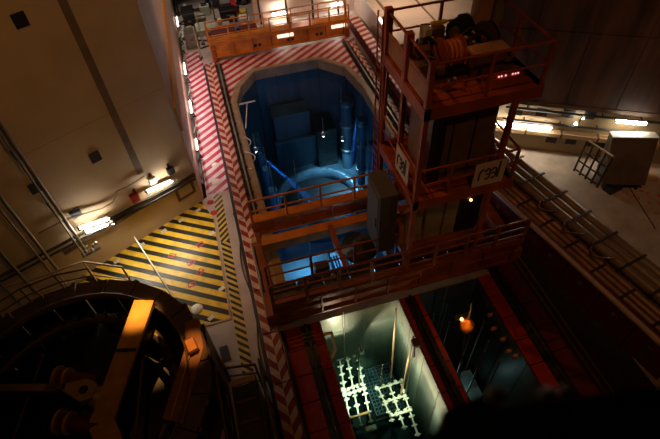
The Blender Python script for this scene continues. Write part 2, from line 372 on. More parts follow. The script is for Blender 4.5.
for k in range(7):                           # plates of the steel wall, each slightly proud of the joints
    for j in range(3):
        t0 = -3.4 + k * 2.6; z0 = 3.6 + j * 4.2
        rp(t0 + .03, t0 + 2.57, z0 + .03, z0 + 4.15, 0.0, 0.05).build('steel_plate', rustw, wru)
rp(-3.4, 16, 3.35, 3.6, -0.3, 0.06).build('bottom_flange', brownp, wru)
# duct and pipes along the lower right wall
d = thing('wall_duct', 'long cream duct along the lower right wall under the lamps', 'duct', (*wr(2, -0.1), 1.3))
rp(-1.4, 7.5, 1.35, 1.62, -0.3, 0.1).build('casing', tanp, d)
for t in (0.2, 2.2, 4.2, 6.2): rp(t, t + .1, 1.3, 1.67, -0.3, 0.13).build('strap', brownp, d)
for i, (z, o) in enumerate([(2.2, 0.0), (3.05, 0.05)]):
    m = MB(); a = wr(-1.2, o); b = wr(8.0, o); m.tube((*a, z), (*b, z), 0.07)
    for t in (0, 2, 4, 6): c = wr(t, -0.3); e = wr(t, o); m.tube((*c, z), (*e, z), .04)
    tag(m.build('wall_pipe', steeldk), ['dark pipe just above the duct on the lower right wall', 'dark pipe along the lip of the brown steel wall'][i], 'pipe')
# dome above so that the water has something dark to mirror
m = MB(); m.lathe((4, 18, 24), [(36, -24), (36, 6), (30, 15), (18, 21), (0.01, 24)], 32); struct('ceiling', m, M('dome_paint', (0.10, 0.07, 0.05), 0.8), 'dark domed roof of the hall')

# reactor cavity ----------------------------------------------------
def basin(poly, z0, z1, name, mat, label, floor_mat=None):
    root = None
    for i in range(len(poly)):
        a = Vector((*poly[i], 0)); b = Vector((*poly[(i + 1) % len(poly)], 0)); L = (b - a).length; dd = (b - a) / L; nn = Vector((dd.y, -dd.x, 0))
        k = max(1, round(L / 1.5))
        if root is None:
            root = struct(name, MB().prism([(p[0], p[1]) for p in poly], z0 - 0.2, z0), floor_mat or mat, label)
        for j in range(k):
            p = a + dd * (L * j / k + .02); q = a + dd * (L * (j + 1) / k - .02)
            wdt = 0.06 + 0.02 * (j % 2)
            MB().prism([(p.x, p.y), (q.x, q.y), (q.x + nn.x * wdt, q.y + nn.y * wdt), (p.x + nn.x * wdt, p.y + nn.y * wdt)][::1], z0, z1).build('liner_panel', mat, root)
        m = MB(); m.prism([(a.x + nn.x * .1, a.y + nn.y * .1), (b.x + nn.x * .1, b.y + nn.y * .1), (b.x + nn.x * .3, b.y + nn.y * .3), (a.x + nn.x * .3, a.y + nn.y * .3)], z0, z1 - .05)
        m.build('backing_wall', steeldk, root)
    return root
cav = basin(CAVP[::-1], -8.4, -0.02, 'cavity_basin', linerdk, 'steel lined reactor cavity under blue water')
# bright coping band just above the water
inner = [(0.80, 12.3), (0.80, 30.2), (1.35, 32.0), (2.7, 33.85), (7.8, 33.85), (9.48, 31.98), (9.95, 29.0), (9.95, 12.3)]
outer = [(0.38, 12.3), (0.38, 30.3), (1.0, 32.3), (2.55, 34.2), (7.95, 34.2), (9.85, 32.15), (10.35, 29.0), (10.35, 12.3)]
cp = thing('pool_coping', 'tan steel coping ring around the reactor cavity edge', 'coping', (5, 30, 0))
for i in range(7):
    MB().prism([inner[i], inner[i + 1], outer[i + 1], outer[i]][::-1], 0.0, 0.10).build('coping_plate', coping, cp)
    a, b = inner[i], inner[i + 1]
    L = math.dist(a, b); k = max(1, round(L / 1.9)); dx, dy = (b[0] - a[0]) / L, (b[1] - a[1]) / L; nx, ny = dy, -dx
    for j in range(k):
        p = (a[0] + dx * (L * j / k + .03), a[1] + dy * (L * j / k + .03)); q = (a[0] + dx * (L * (j + 1) / k - .03), a[1] + dy * (L * (j + 1) / k - .03))
        MB().prism([p, q, (q[0] + nx * .05, q[1] + ny * .05), (p[0] + nx * .05, p[1] + ny * .05)][::-1], -0.70, 0.08).build('skirt_plate', coping, cp)
m = MB(); vs = [(x, y, -0.72) for x, y in CAVP]; m.add(vs, [tuple(range(len(vs)))[::-1]])
struct('cavity_water_surface', m, wat_c, 'dark blue water filling the reactor cavity')

vf = thing('vessel_flange', 'round reactor vessel flange lit from underwater in the blue cavity', 'flange', (5.4, 26.6, -8.4))
MB().lathe((5.4, 26.6, -8.4), [(4.1, 0.0), (4.1, 0.35), (3.75, 0.5), (3.45, 0.5)], 48).build('outer_ring', linerdk, vf)
MB().lathe((5.4, 26.6, -8.4), [(3.45, 0.5), (3.4, 0.95), (3.05, 0.95), (3.0, 0.1)], 48).build('raised_lip', M('flange_steel', (0.20, 0.26, 0.30), 0.35, 0.5, 0.2, 2), vf)
MB().lathe((5.4, 26.6, -8.4), [(3.0, 0.12), (0.01, 0.1)], 48).build('well_floor', black, vf)
for k in range(36):
    a = k * math.pi / 18; MB().lathe((5.4 + 3.22 * math.cos(a), 26.6 + 3.22 * math.sin(a), -7.45), [(.07, 0), (.07, .08), (.01, .09)], 6).build('stud_hole_plug', steel, vf)
# ledges, blocks and columns under water
ub = thing('reflection_blocks', 'dark stepped blocks standing in for roof reflections at the far side of the cavity', 'stand', (6.6, 32.2, -8.4))  # solid blocks in place of the dark roof mirrored on the water
MB().box(3.4, 6.4, 31.9, 33.6, -8.4, -3.2, .05).build('block', linerdk, ub); MB().box(6.6, 8.3, 30.8, 33.2, -8.4, -4.6, .05).build('block', steeldk, ub)
MB().box(3.2, 8.4, 31.4, 31.8, -8.4, -5.4, .05).build('step', linerdk, ub)
for i, (x, y) in enumerate([(1.5, 29.2), (1.55, 27.4), (1.6, 25.4), (1.6, 23.2)]):
    t_ = thing('cavity_column', ['first', 'second', 'third', 'fourth'][i] + ' pale vertical guide column from the far end of the cavity left wall', 'column', (x, y, -8.4), 'guide columns on the cavity left wall')
    MB().box(x - .18, x + .18, y - .3, y + .3, -8.4, -2.4, .04).build('shaft', linerdk, t_); MB().tube((x + .32, y, -8.3), (x + .32, y, -2.2), .05).build('guide_tube', steel, t_)
    for z in (-7, -5, -3): MB().box(x - .2, x + .4, y - .1, y + .1, z, z + .1).build('bracket', steel, t_)
for i, (x, y, r) in enumerate([(9.0, 30.2, .45), (9.3, 27.4, .35), (9.2, 24.6, .3)]):
    t_ = thing('cavity_pipe', ['thick dark riser at the far right of the cavity', 'middle riser on the cavity right wall', 'nearest riser on the cavity right wall'][i], 'pipe', (x, y, -8.4))
    MB().tube((x, y, -8.4), (x, y, -1.5), r, 14).build('riser', linerdk, t_)
    for z in (-6.5, -4, -2): MB().lathe((x, y, z), [(r * .9, 0), (r * 1.25, 0), (r * 1.25, .2), (r * .9, .2)], 14).build('collar', steel, t_)
# underwater lamps: lamp body + real light
def pool_lamp(x, y, z, label, power, color=BLUE, top=0.6, tgt=None, ang=70, mat=bulb_m, r=.11):
    t_ = thing('pool_lamp', label, 'lamp', (x, y, z), 'lamps let into the pools')
    MB().tube((x, y, z + .2), (x, y, top), .025, 6).build('suspension_pole', steel, t_)
    MB().lathe((x, y, z), [(.05, .28), (.13, .2), (.16, .02)], 10).build('lamp_hood', steel, t_)
    MB().ball((x, y, z), r).build('bulb', mat, t_)
    l = lamp('pool_lamp_light', 'SPOT' if tgt else 'POINT', (x, y, z - .25), power, color, .12, tgt, ang)
    return t_
pool_lamp(1.25, 25.5, -0.8, 'lamp with glowing white bulb hanging at the cavity left edge', 6, (0.2, 0.6, 1))
pool_lamp(5.95, 25.6, -0.8, 'bright white lamp hanging over the middle of the cavity', 8, (0.2, 0.6, 1))
pool_lamp(8.2, 28.8, -4.2, 'underwater lamp close to the right side of the vessel flange', 900, (0.45, 0.80, 1.0), tgt=(7.6, 28.3, -8.4), ang=95)
pool_lamp(3.2, 22.2, -4.0, 'underwater lamp near the bridge at the left of the flange', 42, BLUE)
pool_lamp(7.6, 22.5, -4.5, 'underwater lamp near the bridge at the right of the flange', 34, BLUE)
pool_lamp(2.6, 16.2, -2.2, 'underwater lamp between the bridge girders at left', 110, (0.12, 0.5, 1.0))
pool_lamp(5.6, 15.2, -2.6, 'underwater lamp between the bridge girders at right', 110, (0.5, 0.8, 1.0))
for x, y, z in ((6, 30, -3.0), (3, 28, -5)): lamp('cavity_glow_light', 'POINT', (x, y, z), 2, (0.04, 0.40, 0.7), .2)
# light shafts: water volume that scatters a spot lamp
vol = bpy.data.materials.new('light_shaft_water'); vol.use_nodes = True; t = vol.node_tree; t.nodes.clear()
vo = t.nodes.new('ShaderNodeOutputMaterial'); vsx = t.nodes.new('ShaderNodeVolumeScatter'); vsx.inputs['Color'].default_value = (0.25, 0.5, 1, 1); vsx.inputs['Density'].default_value = 0.6
t.links.new(vsx.outputs[0], vo.inputs['Volume'])
for i, (p, q) in enumerate([((1.75, 26.2, -2.2), (4.1, 22.6, -3.6)), ((9.55, 29.2, -2.2), (7.9, 26.0, -5.6))]):
    m = MB(); m.tube(p, q, .07, 14, .26)
    tag(m.build('light_shaft', vol), ['blue shaft of light through the water at the left of the flange', 'blue shaft of light through the water at the right of the flange'][i], 'light beam', 'light shafts in the cavity', 'stuff')
    d3 = (Vector(q) - Vector(p)).normalized(); p2 = Vector(p) + d3 * .03
    lamp('shaft_light', 'SPOT', p2, 2600 if i == 0 else 3000, (0.06, 0.28, 1.0), .02, q, 7, .3)
# T-shaped stand at the far left edge
t_ = thing('edge_bracket', 'white T shaped hanger on a pole at the cavity left edge', 'bracket', (0.95, 27.4, 0.1))
MB().tube((0.95, 26.9, 0.1), (1.45, 28.2, 1.2), .035).build('pole', white, t_); MB().bar((0.9, 28.15, 1.2), (2.0, 28.2, 1.2), .09, .07).build('crossbar', white, t_)
t_ = thing('edge_hose', 'pale coiled hose hanging over the cavity left edge', 'hose', (0.9, 24.4, 0.1))
m = MB(); m.path([(0.7 + .35 * math.sin(k * .5), 26.0 - k * .13, 0.15 - .25 * abs(math.sin(k * .25))) for k in range(26)], .035); m.build('hose', offwhite, t_)

# submerged equipment between the girders
t_ = thing('transfer_basket', 'pale barred transfer basket lit under the bridge deck', 'basket', (5.2, 16.2, -8.4))
for k in range(15): MB().box(4.0 + k * .17, 4.06 + k * .17, 15.5, 17.2, -3.1, -3.0).build('bar', white, t_)
MB().box(3.95, 6.5, 15.4, 15.5, -3.2, -2.9).build('frame', white, t_); MB().box(3.95, 6.5, 17.2, 17.3, -3.2, -2.9).build('frame', white, t_)
for x in (4.1, 6.3): MB().box(x, x + .1, 16.2, 16.4, -8.4, -3.2).build('leg', steel, t_)
t_ = thing('shelf_block', 'flat blue lit steel shelf under the bridge at left', 'shelf', (2.3, 16.8, -8.4))
MB().box(0.95, 3.9, 15.7, 17.8, -4.2, -3.4, .04).build('shelf_top', liner, t_); MB().box(1.1, 3.7, 16.2, 17.6, -8.4, -4.2).build('support', linerdk, t_)

# near pools --------------------------------------------------------
P1 = [(1.9, 0.5), (5.8, 0.5), (5.8, 11.4), (1.9, 11.4)]
basin(P1, -7.2, -0.02, 'fuel_pool_basin', liner, 'bright stainless lined fuel pool with hanging tools', M('pool_floor_gloom', (0.02, 0.035, 0.05), .5))  # near-black floor colour holds the gloom of the deep pool
pwb = bpy.data.materials.new('pool_water_body'); pwb.use_nodes = True; t = pwb.node_tree; t.nodes.clear()
_o = t.nodes.new('ShaderNodeOutputMaterial'); _t = t.nodes.new('ShaderNodeBsdfTransparent'); _a = t.nodes.new('ShaderNodeVolumeAbsorption')
_a.inputs['Color'].default_value = (0.56, 0.70, 0.69, 1); _a.inputs['Density'].default_value = 0.62
t.links.new(_t.outputs[0], _o.inputs['Surface']); t.links.new(_a.outputs[0], _o.inputs['Volume'])
t = wat_p.node_tree; _a2 = t.nodes.new('ShaderNodeVolumeAbsorption'); _a2.inputs['Color'].default_value = (0.56, 0.70, 0.69, 1); _a2.inputs['Density'].default_value = 0.62
t.links.new(_a2.outputs[0], [n for n in t.nodes if n.type == 'OUTPUT_MATERIAL'][0].inputs['Volume'])
m = MB(); m.box(1.9, 5.8, .5, 11.4, -7.19, -1.2); wo = struct('fuel_pool_water', m, pwb, 'clear water of the bright fuel pool'); wo.data.materials.append(wat_p); wo.data.polygons[1].material_index = 1
P2 = [(6.86, 0.5), (9.9, 0.5), (9.9, 11.4), (6.86, 11.4)]
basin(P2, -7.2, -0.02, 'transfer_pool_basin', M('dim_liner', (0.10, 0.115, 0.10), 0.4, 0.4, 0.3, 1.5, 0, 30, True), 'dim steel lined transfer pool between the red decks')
m = MB(); m.add([(x, y, -1.2) for x, y in P2], [(0, 1, 2, 3)]); struct('transfer_pool_water', m, water_mat('transfer_water', (0.74, 0.84, 0.82)), 'dark water of the transfer pool')
lamp('fuel_pool_light', 'SPOT', (2.7, 10.3, -1.4), 80, (1.0, 0.90, 0.62), .2, (2.7, 11.4, -1.0), 100)
lamp('fuel_pool_light', 'AREA', (4.5, 8.3, -1.35), 95, (1.0, 0.86, 0.60), 5.5, (5.8, 8.3, -2.0), sy=.15)
lamp('fuel_pool_light', 'SPOT', (3.2, 8.2, -1.6), 1700, (1.0, 0.88, 0.62), .1, (3.0, 9.6, -4.8), 50, .6)
lamp('fuel_pool_light', 'SPOT', (4.9, 7.4, -1.8), 520, (1.0, 0.86, 0.56), .1, (4.8, 8.4, -4.6), 50, .7)
lamp('transfer_pool_light', 'POINT', (8.5, 8.3, -4.6), 3, (0.5, 0.85, 0.85), .1)
# lamps in the bright pool, so the light has a source
t_ = thing('pool_lamp', 'small lamp on a pole in the far part of the bright fuel pool', 'lamp', (3.6, 10.2, -2.0), 'lamps let into the pools')
MB().tube((3.6, 10.3, -1.9), (3.6, 10.3, 1.0), .03).build('suspension_pole', steel, t_); MB().box(3.5, 3.7, 10.2, 10.4, -1.9, -1.7, .02).build('lamp_head', steel, t_)

# fuel storage rack: perforated plate built as real bars
rk = thing('fuel_storage_rack', 'dark blue storage rack with a grid of square cells on the pool bottom', 'rack', (4.6, 9.4, -7.0))
m = MB()
for i in range(9): x = 3.9 + i * .2; m.box(x, x + .07, 8.6, 11.2, -6.9, -6.4)
for j in range(14): y = 8.6 + j * .2; m.box(3.9, 5.6, y, y + .07, -6.89, -6.41)
m.build('cell_grid', M('rack_steel', (0.10, 0.16, 0.20), 0.35, 0.3), rk, 'stuff')
MB().box(3.85, 5.7, 8.5, 11.25, -7.15, -6.95).build('base_plate', steeldk, rk)

# fuel handling tools: strands of white knobs on rods
def strand(root, p, q, n, r=.11, nm='knob_rod'):
    P = Vector(p); Q = Vector(q); rd = MB(); rd.tube(P, Q, .05, 6); o = rd.build(nm, offwhite, root)
    for k in range(n):
        c = P.lerp(Q, k / (n - 1)); rr = r * rnd.uniform(.75, 1.15); m = MB(); m.ball(c, rr, 8, 5, .8)
        m.tube(c - Vector((rr * 1.4, 0, 0)), c + Vector((rr * 1.4, 0, 0)), rr * .4, 6); m.build('knob', offwhite, o)
tl = thing('handling_tool', 'white knobbed handling tool with three strands, left in the bright pool', 'tool', (2.8, 9.6, -5.5), 'white knobbed tools in the bright pool')
strand(tl, (2.75, 11.5, -4.6), (2.28, 8.0, -4.9), 9); strand(tl, (3.15, 11.3, -4.6), (2.78, 7.9, -4.9), 8); strand(tl, (3.70, 11.1, -4.6), (3.32, 7.95, -4.9), 8)
for y, z, n in ((11.4, -4.55, 4), (9.75, -4.7, 6), (9.45, -4.6, 6)):
    P = Vector((2.15 if n == 6 else 2.65, y, z)); 
    m = MB(); m.tube(P, P + Vector((1.35, 0.1, 0)), .06, 6); m.build('cross_bar', offwhite, tl)
    for k in range(n): c = P + Vector((1.35 * k / (n - 1), .1 * rnd.random(), 0)); MB().ball(c, rnd.uniform(.10, .15), 8, 5).build('knob', offwhite, tl)
MB().tube((3.0, 11.2, -4.6), (3.0, 11.2, 0.6), .04).build('lifting_pole', steel, tl); MB().tube((3.3, 9.7, -4.6), (3.3, 9.9, -0.4), .04).build('lifting_pole', steel, tl)
MB().box(2.2, 3.4, 8.3, 8.4, -4.8, -4.7).build('base_bar', ochre, tl); MB().box(2.9, 3.5, 7.5, 7.75, -5.0, -4.8, .05).build('foot', offwhite, tl)
tr = thing('handling_tool', 'white knobbed handling tool at the right near the lit pool wall', 'tool', (4.9, 8.5, -5.5), 'white knobbed tools in the bright pool')
strand(tr, (4.15, 9.2, -4.3), (4.3, 7.6, -4.6), 5); strand(tr, (4.75, 9.2, -4.3), (4.75, 7.1, -4.6), 6); strand(tr, (5.35, 9.2, -4.3), (5.25, 6.6, -4.6), 7)
for y, x0, x1 in ((9.2, 4.1, 5.45), (8.45, 4.2, 5.3), (7.7, 4.3, 5.3)):
    MB().tube((x0, y, -4.3), (x1, y, -4.3), .06, 6).build('cross_bar', offwhite, tr)
    for k in range(5): MB().ball((x0 + (x1 - x0) * k / 4, y + .1 * rnd.random(), -4.3), rnd.uniform(.09, .14), 8, 5).build('knob', offwhite, tr)
MB().tube((4.35, 9.4, -4.3), (4.45, 9.6, -2.6), .045).build('lifting_pole', steel, tr)
MB().tube((5.0, 9.6, -4.4), (5.55, 11.0, -0.1), .05).build('lifting_pole', tanp, tr)
MB().tube((5.15, 8.6, -4.3), (5.65, 9.2, 0.3), .05).build('lifting_pole', tanp, tr); MB().tube((5.35, 8.5, -4.3), (5.7, 9.1, 0.3), .035).build('lifting_pole', steel, tr)
t_ = thing('wall_bracket', 'tan hook shaped bracket on the left side of the bright pool', 'bracket', (1.95, 10.4, -1.0))
m = MB(); m.bar((1.9, 10.9, -.4), (2.35, 10.9, -.5), .12, .12); m.bar((2.3, 10.9, -.5), (2.3, 10.3, -1.0), .12, .12); m.bar((2.3, 10.3, -1.0), (2.0, 9.9, -1.0), .12, .12); m.build('arm', tanp, t_)
t_ = thing('wall_hook', 'dark hook plate fixed on the lit right edge of the bright pool', 'hook', (5.7, 8.9, 0))
MB().box(5.5, 5.9, 8.75, 9.15, .12, .3, .04).build('plate', brownp, t_); MB().tube((5.6, 8.9, .1), (5.6, 8.8, -.8), .06).build('hook_rod', steeldk, t_)
# transfer pool contents
t_ = thing('grapple', 'orange lit grapple head hanging in the transfer pool', 'grapple', (7.9, 8.8, 0.6))
MB().lathe((7.95, 8.8, .4), [(.05, .9), (.12, .7), (.3, .6), (.32, .2), (.2, 0), (.01, 0)], 14).build('head', orange, t_); MB().tube((7.95, 8.8, 1.2), (7.95, 8.95, 2.4), .05).build('chain', steeldk, t_)
MB().ball((7.75, 9.0, 1.1), .08).build('lamp_bulb', spark, t_); MB().box(7.5, 8.3, 9.05, 9.25, .95, 1.1).build('cross_arm', steeldk, t_)
MB().tube((7.9, 8.7, .4), (7.5, 7.4, -3.4), .04).build('guide_rod', steel, t_)
lamp('grapple_light', 'POINT', (7.7, 8.5, 1.5), 6, (1, .45, .12), .08)
for i, (x, y) in enumerate([(7.2, 10.3), (7.7, 9.7), (8.3, 8.8), (8.6, 7.9), (9.0, 8.3), (9.3, 9.3), (8.0, 10.6), (9.0, 7.3)]):
    t_ = thing('long_handled_tool', ['pole tool in the far left corner of the transfer pool', 'pole tool just left of the orange grapple', 'pole tool right below the orange grapple', 'pole tool above the teal plate', 'pole tool at the right corner of the teal plate', 'pole tool near the rusty clamps at the right edge', 'pole tool farthest away under the main bridge', 'nearest pole tool, beside the dark foreground edge'][i], 'tool', (x, y, -6.4), 'pole tools in the transfer pool')
    MB().tube((x, y, -6.2), (x, y, -.3), .045, 6).build('pole', steel, t_); MB().lathe((x, y, -6.4), [(.04, .3), (.1, .2), (.1, 0), (.01, 0)], 8).build('tip', steel, t_)
t_ = thing('underwater_panel', 'teal lit slanted steel plate in the transfer pool', 'panel', (8.9, 8.0, -7.2))
m = MB(); m.box(8.1, 9.5, 6.6, 9.2, -5.6, -5.5); m.build('plate', M('teal_plate', (0.35, 0.5, 0.5), .4, .3), t_); MB().box(8.7, 8.9, 7.8, 8.0, -7.2, -5.6).build('stem', steel, t_)
for i, (x, y) in enumerate([(9.5, 8.8), (9.65, 8.2), (9.6, 7.6), (9.75, 7.3), (9.7, 9.5)]):
    t_ = thing('pipe_clamp', 'small rusty clamp on the right edge of the transfer pool', 'clamp', (x, y, -.4), 'rusty clamps along the transfer pool edge')
    MB().box(x - .12, x + .12, y - .08, y + .08, -.4, -.25, .03).build('jaw', ochre, t_); MB().tube((x - .2, y, -.3), (x + .25, y + .05, -.3), .05).build('screw', steel, t_)

# decks ---------------------------------------------------------------
def deck(x0, x1, name, label):
    root = struct(name, MB().box(x0, x1, 0.5, 11.4, -0.02, 0.02), steeldk, label)
    n = 9
    for k in range(n):
        y0 = 0.6 + k * 1.2; MB().box(x0 + .03, x1 - .03, y0 + .02, y0 + 1.18, .02, .07, .02).build('deck_plate', redp, root)
    return root
deck(0.15, 1.88, 'deck_left', 'dark red plated deck left of the bright pool')
deck(5.82, 6.84, 'deck_middle', 'dark red plated deck between the two pools')
deck(9.92, 10.65, 'deck_right', 'dark red plated deck right of the transfer pool')
dk = struct('deck_right_track', MB().box(10.65, 14.3, -1, 17.0, -0.02, 0.02), steeldk, 'dark steel track bed right of the red deck')
for k in range(12): MB().box(11.15, 12.0, -.6 + k * 1.25, .6 + k * 1.25, .02, .06).build('track_plate', maroon, dk)
for x in (12.15, 12.45): MB().box(x, x + .08, -1, 14.2, .02, .12).build('guide_strip', brownp, dk)
MB().box(0.0, .14, .5, 11.4, -.01, .075).build('groove', black)['kind'] = 'structure'
def rail_track(x, y0, y1, label, z=0.07, mat=steeldk, gap=1.15):
    t_ = thing('crane_rail', label, 'rail', (x, (y0 + y1) / 2, z), 'crane rails beside the pools')
    MB().box(x - .25, x + .25, y0, y1, z, z + .05).build('base_strip', steeldk, t_)
    n = int((y1 - y0) / gap)
    MB().box(x - .06, x + .06, y0, y1, z + .05, z + .25, .02).build('rail_head', steel if y1 > 20 else steeldk, t_)
    for k in range(n):
        y = y0 + gap * (k + .5)
        MB().box(x - .24, x - .08, y - .09, y + .09, z + .05, z + .13, .02).build('clip', steeldk, t_); MB().box(x + .08, x + .24, y - .09, y + .09, z + .05, z + .13, .02).build('clip', steeldk, t_)
    return t_
rail_track(1.17, .6, 11.3, 'dark rail with clips down the middle of the left red deck')
rail_track(6.33, .6, 11.3, 'rail with clips along the middle red deck')
rail_track(10.92, .6, 11.3, 'rail with clips along the right red deck')
rail_track(0.2, 17.9, 35.9, 'pinkish rail between the striped curb and the cavity coping', 0.0)
rail_track(10.62, 17.9, 35.9, 'rail on the right bank beside the cavity coping', 0.0)
def curb(x0, x1, y0, y1, mat, label, h=.28):
    t_ = thing('striped_curb', label, 'curb', ((x0 + x1) / 2, (y0 + y1) / 2, 0)); n = round((y1 - y0) / 2.4)
    for k in range(n):
        a = y0 + (y1 - y0) * k / n; b = y0 + (y1 - y0) * (k + 1) / n
        MB().box(x0, x1, a + .015, b - .015, 0.0, h, .03).build('curb_segment', mat, t_)
    return t_
curb(-.80, -.05, 1.5, 35.9, rwc, 'long raised curb with red and white chevrons left of the pools')
curb(10.85, 11.3, 17.9, 35.0, rwc2, 'narrow red and white curb on the right bank of the cavity', .2)
MB_ = MB(); MB_.box(-.98, -.82, 1.5, 36, 0, .06); struct('trim_3', MB_, black, 'dark groove with painted shadow at the outer side of the striped curb')  # black groove strip, widened to hold the curb's shadow
# parapet on the right bank
pw_ = thing('striped_parapet', 'raised maroon parapet with a red and white striped top along the right bank', 'parapet', (12.1, 30, 0))
for k in range(9):
    y0 = 19.2 + k * 2.1
    MB().box(11.72, 12.4, y0 + .02, y0 + 2.08, 0, .85).build('wall_panel', maroon, pw_); MB().box(11.66, 12.46, y0 + .01, y0 + 2.09, .85, .95, .02).build('striped_cap', rwp, pw_)
m = MB(); m.tube((12.65, 19.2, .7), (12.65, 38, .7), .05); m.tube((12.85, 19.2, .5), (12.85, 38, .5), .07); struct('trim_4', m, steel, 'thin pipes behind the striped parapet')

# near right parapet of maroon panels, oblique ------------------------
QA = Vector((11.95, 17.2)); QB = Vector((14.55, 4.6)); QD = (QB - QA).normalized(); QN = Vector((QD.y, -QD.x))
if QN.x > 0: QN = -QN
def wq(t, o=0): p = QA + QD * t + QN * o; return (p.x, p.y)
pr_ = thing('maroon_parapet', 'oblique parapet of dark maroon panels at the right of the pools', 'parapet', (*wq(6), 0))
for k in range(7):
    t0 = k * 1.85
    MB().prism([wq(t0 + .02, 0), wq(t0 + 1.83, 0), wq(t0 + 1.83, -.35), wq(t0 + .02, -.35)], 0, 1.8).build('panel', maroon, pr_)
    MB().prism([wq(t0 + .8, .04), wq(t0 + 1.0, .04), wq(t0 + 1.0, 0), wq(t0 + .8, 0)], 1.0, 1.25).build('handle_plate', steel, pr_)
MB().prism([wq(-.2, .08), wq(13, .08), wq(13, -.12), wq(-.2, -.12)], 1.8, 1.92).build('top_angle', tanp, pr_)
# raised rack platform behind it with long cable bundles
rk2 = thing('rack_platform', 'brown raised platform carrying the long bundles at right', 'platform', (16, 12, 0))
def qp(t0, t1, o0, o1, z0, z1): return MB().prism([wq(t0, o0), wq(t1, o0), wq(t1, o1), wq(t0, o1)], z0, z1)
for k in range(6): qp(k * 2.1, k * 2.1 + 2.05, -.5, -3.3, 1.0, 1.15).build('deck_plate', brownp, rk2)
for k in range(4):
    for o in (-.7, -3.1): qp(k * 4 + .3, k * 4 + .5, o, o - .2, 0, 1.0).build('leg', steeldk, rk2)
def bundle(o, label, r, zc, mat, n=4, t0=-.3, t1=12.5, sp=.5):
    t_ = thing('pipe_bundle', label, 'pipe bundle', (*wq(6, o), zc), 'long strapped bundles on the right platform')
    for k in range(n):
        a = wq(t0, o - k * sp); b = wq(t1, o - k * sp - .25); MB().tube((*a, zc), (*b, zc), r, 10).build('long_pipe', mat, t_)
    for j in range(8):
        t = t0 + .7 + j * 1.6; a = wq(t, o + r); b = wq(t, o - (n - 1) * sp - r - .1)
        m = MB(); m.bar((*a, zc + r + .03), (*b, zc + r + .03), .12, .05); m.build('strap', steeldk, t_)
    return t_
bundle(-2.0, 'thick bundle of grey brown pipes with dark straps, farther right', .26, 1.42, M('grey_brown_pipe', (0.22, 0.15, 0.09), .4, .3, .25, 2), 3, -1.5, 13, .5)
bundle(-.75, 'thin bundle of tan rods nearest the maroon parapet', .12, 1.30, M('tan_rod', (0.32, 0.17, 0.07), .4, .2, .25, 2), 3, -.5, 12.5, .32)
t_ = thing('loose_hose', 'loose tangled hose lying across the tan rods', 'hose', (*wq(5.5, -1.2), 1.5))
m = MB(); m.path([(*wq(3.8 + k * .35, -1.75 + .45 * math.sin(k * 1.3)), 1.62) for k in range(14)], .04); m.build('hose', brownp, t_)
t_ = thing('end_block', 'yellow edged block at the far end of the pipe bundles', 'block', (*wq(-1.2, -.6), 0))
qp(-1.5, -1.0, -.1, -1.2, 1.16, 1.6).build('body', steeldk, t_); qp(-1.45, -1.3, -.3, -1.0, 1.6, 1.63).build('yellow_mark', yellowc, t_)
qp(-1.6, -.9, 0, -1.3, 0, 1.16).build('pedestal', steeldk, t_)
t_ = thing('end_block', 'white striped end cap standing by the far pipe bundle', 'block', (*wq(-1.8, -2.4), 0))
qp(-2.1, -1.6, -1.8, -2.9, 0, 1.6).build('body', steeldk, t_); qp(-2.0, -1.92, -1.9, -2.5, 1.6, 1.64).build('white_mark', white, t_); qp(-1.8, -1.72, -1.9, -2.5, 1.6, 1.64).build('white_mark', white, t_)
# cabinet, ladder railing and clutter on the right floor
t_ = thing('cream_cabinet', 'large cream cabinet hanging under the lamp at far right', 'cabinet', (21.3, 15.8, 0.0))
bt = [(19.35, 14.75), (21.4, 13.95), (21.9, 15.2), (19.9, 16.1)]; tp = [(20.0, 16.1), (22.25, 15.25), (22.35, 15.7), (20.15, 16.55)]
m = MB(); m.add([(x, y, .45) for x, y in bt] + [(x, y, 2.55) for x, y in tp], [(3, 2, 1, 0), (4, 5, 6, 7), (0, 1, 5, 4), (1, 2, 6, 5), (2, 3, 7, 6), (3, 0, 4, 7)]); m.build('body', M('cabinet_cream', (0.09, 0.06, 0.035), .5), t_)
m = MB(); m.prism([(19.98, 16.08), (22.27, 15.22), (22.37, 15.72), (20.13, 16.57)], 2.55, 2.62); m.build('lid', M('cabinet_lit_edge', (0.5, 0.45, 0.36), .5), t_)  # pale colour puts the lamplight on the cabinet's top edge
for x, y in ((19.6, 14.9), (21.2, 14.2), (21.7, 15.1), (20.0, 15.9)): MB().box(x - .06, x + .06, y - .06, y + .06, 0, .46).build('leg', steeldk, t_)
t_ = thing('tool_box', 'small black box on the floor before the cream cabinet', 'box', (19.9, 14.6, 0)); MB().box(19.5, 20.5, 14.3, 14.9, 0, .4, .05, .2).build('body', black, t_); MB().box(19.8, 20.2, 14.5, 14.6, .4, .5).build('handle', steel, t_)
t_ = thing('low_step', 'low cream step on the floor right of the black box', 'step', (22.2, 14.6, 0)); MB().box(21.4, 22.9, 14.5, 15.2, 0, .3, .04, -.3).build('body', tanp, t_)
t_ = thing('floor_gate', 'dark barred gate standing at the wall foot at right', 'gate', (19.4, 16.2, 0))
for a, b in (((18.9, 16.6), (19.3, 15.0)),):
    for k in range(5):
        x = a[0] + (b[0] - a[0]) * k / 4; y = a[1] + (b[1] - a[1]) * k / 4; MB().tube((x, y, 0), (x, y, 2.3), .06).build('upright', steeldk, t_)
    for z in (.15, .8, 1.5, 2.3): MB().tube((*a, z), (*b, z), .05).build('cross_bar', tanp if z == 2.3 else steeldk, t_)
t_ = thing('thin_cable', 'thin pale cable curving over the beige floor', 'cable', (20, 14.6, 0)); m = MB(); m.path([(19.5, 15.6, .5), (19.7, 14.9, .15), (19.8, 14.2, .03), (20.0, 13.6, .03), (20.2, 13.2, .03)], .025); m.build('cable', tanp, t_)

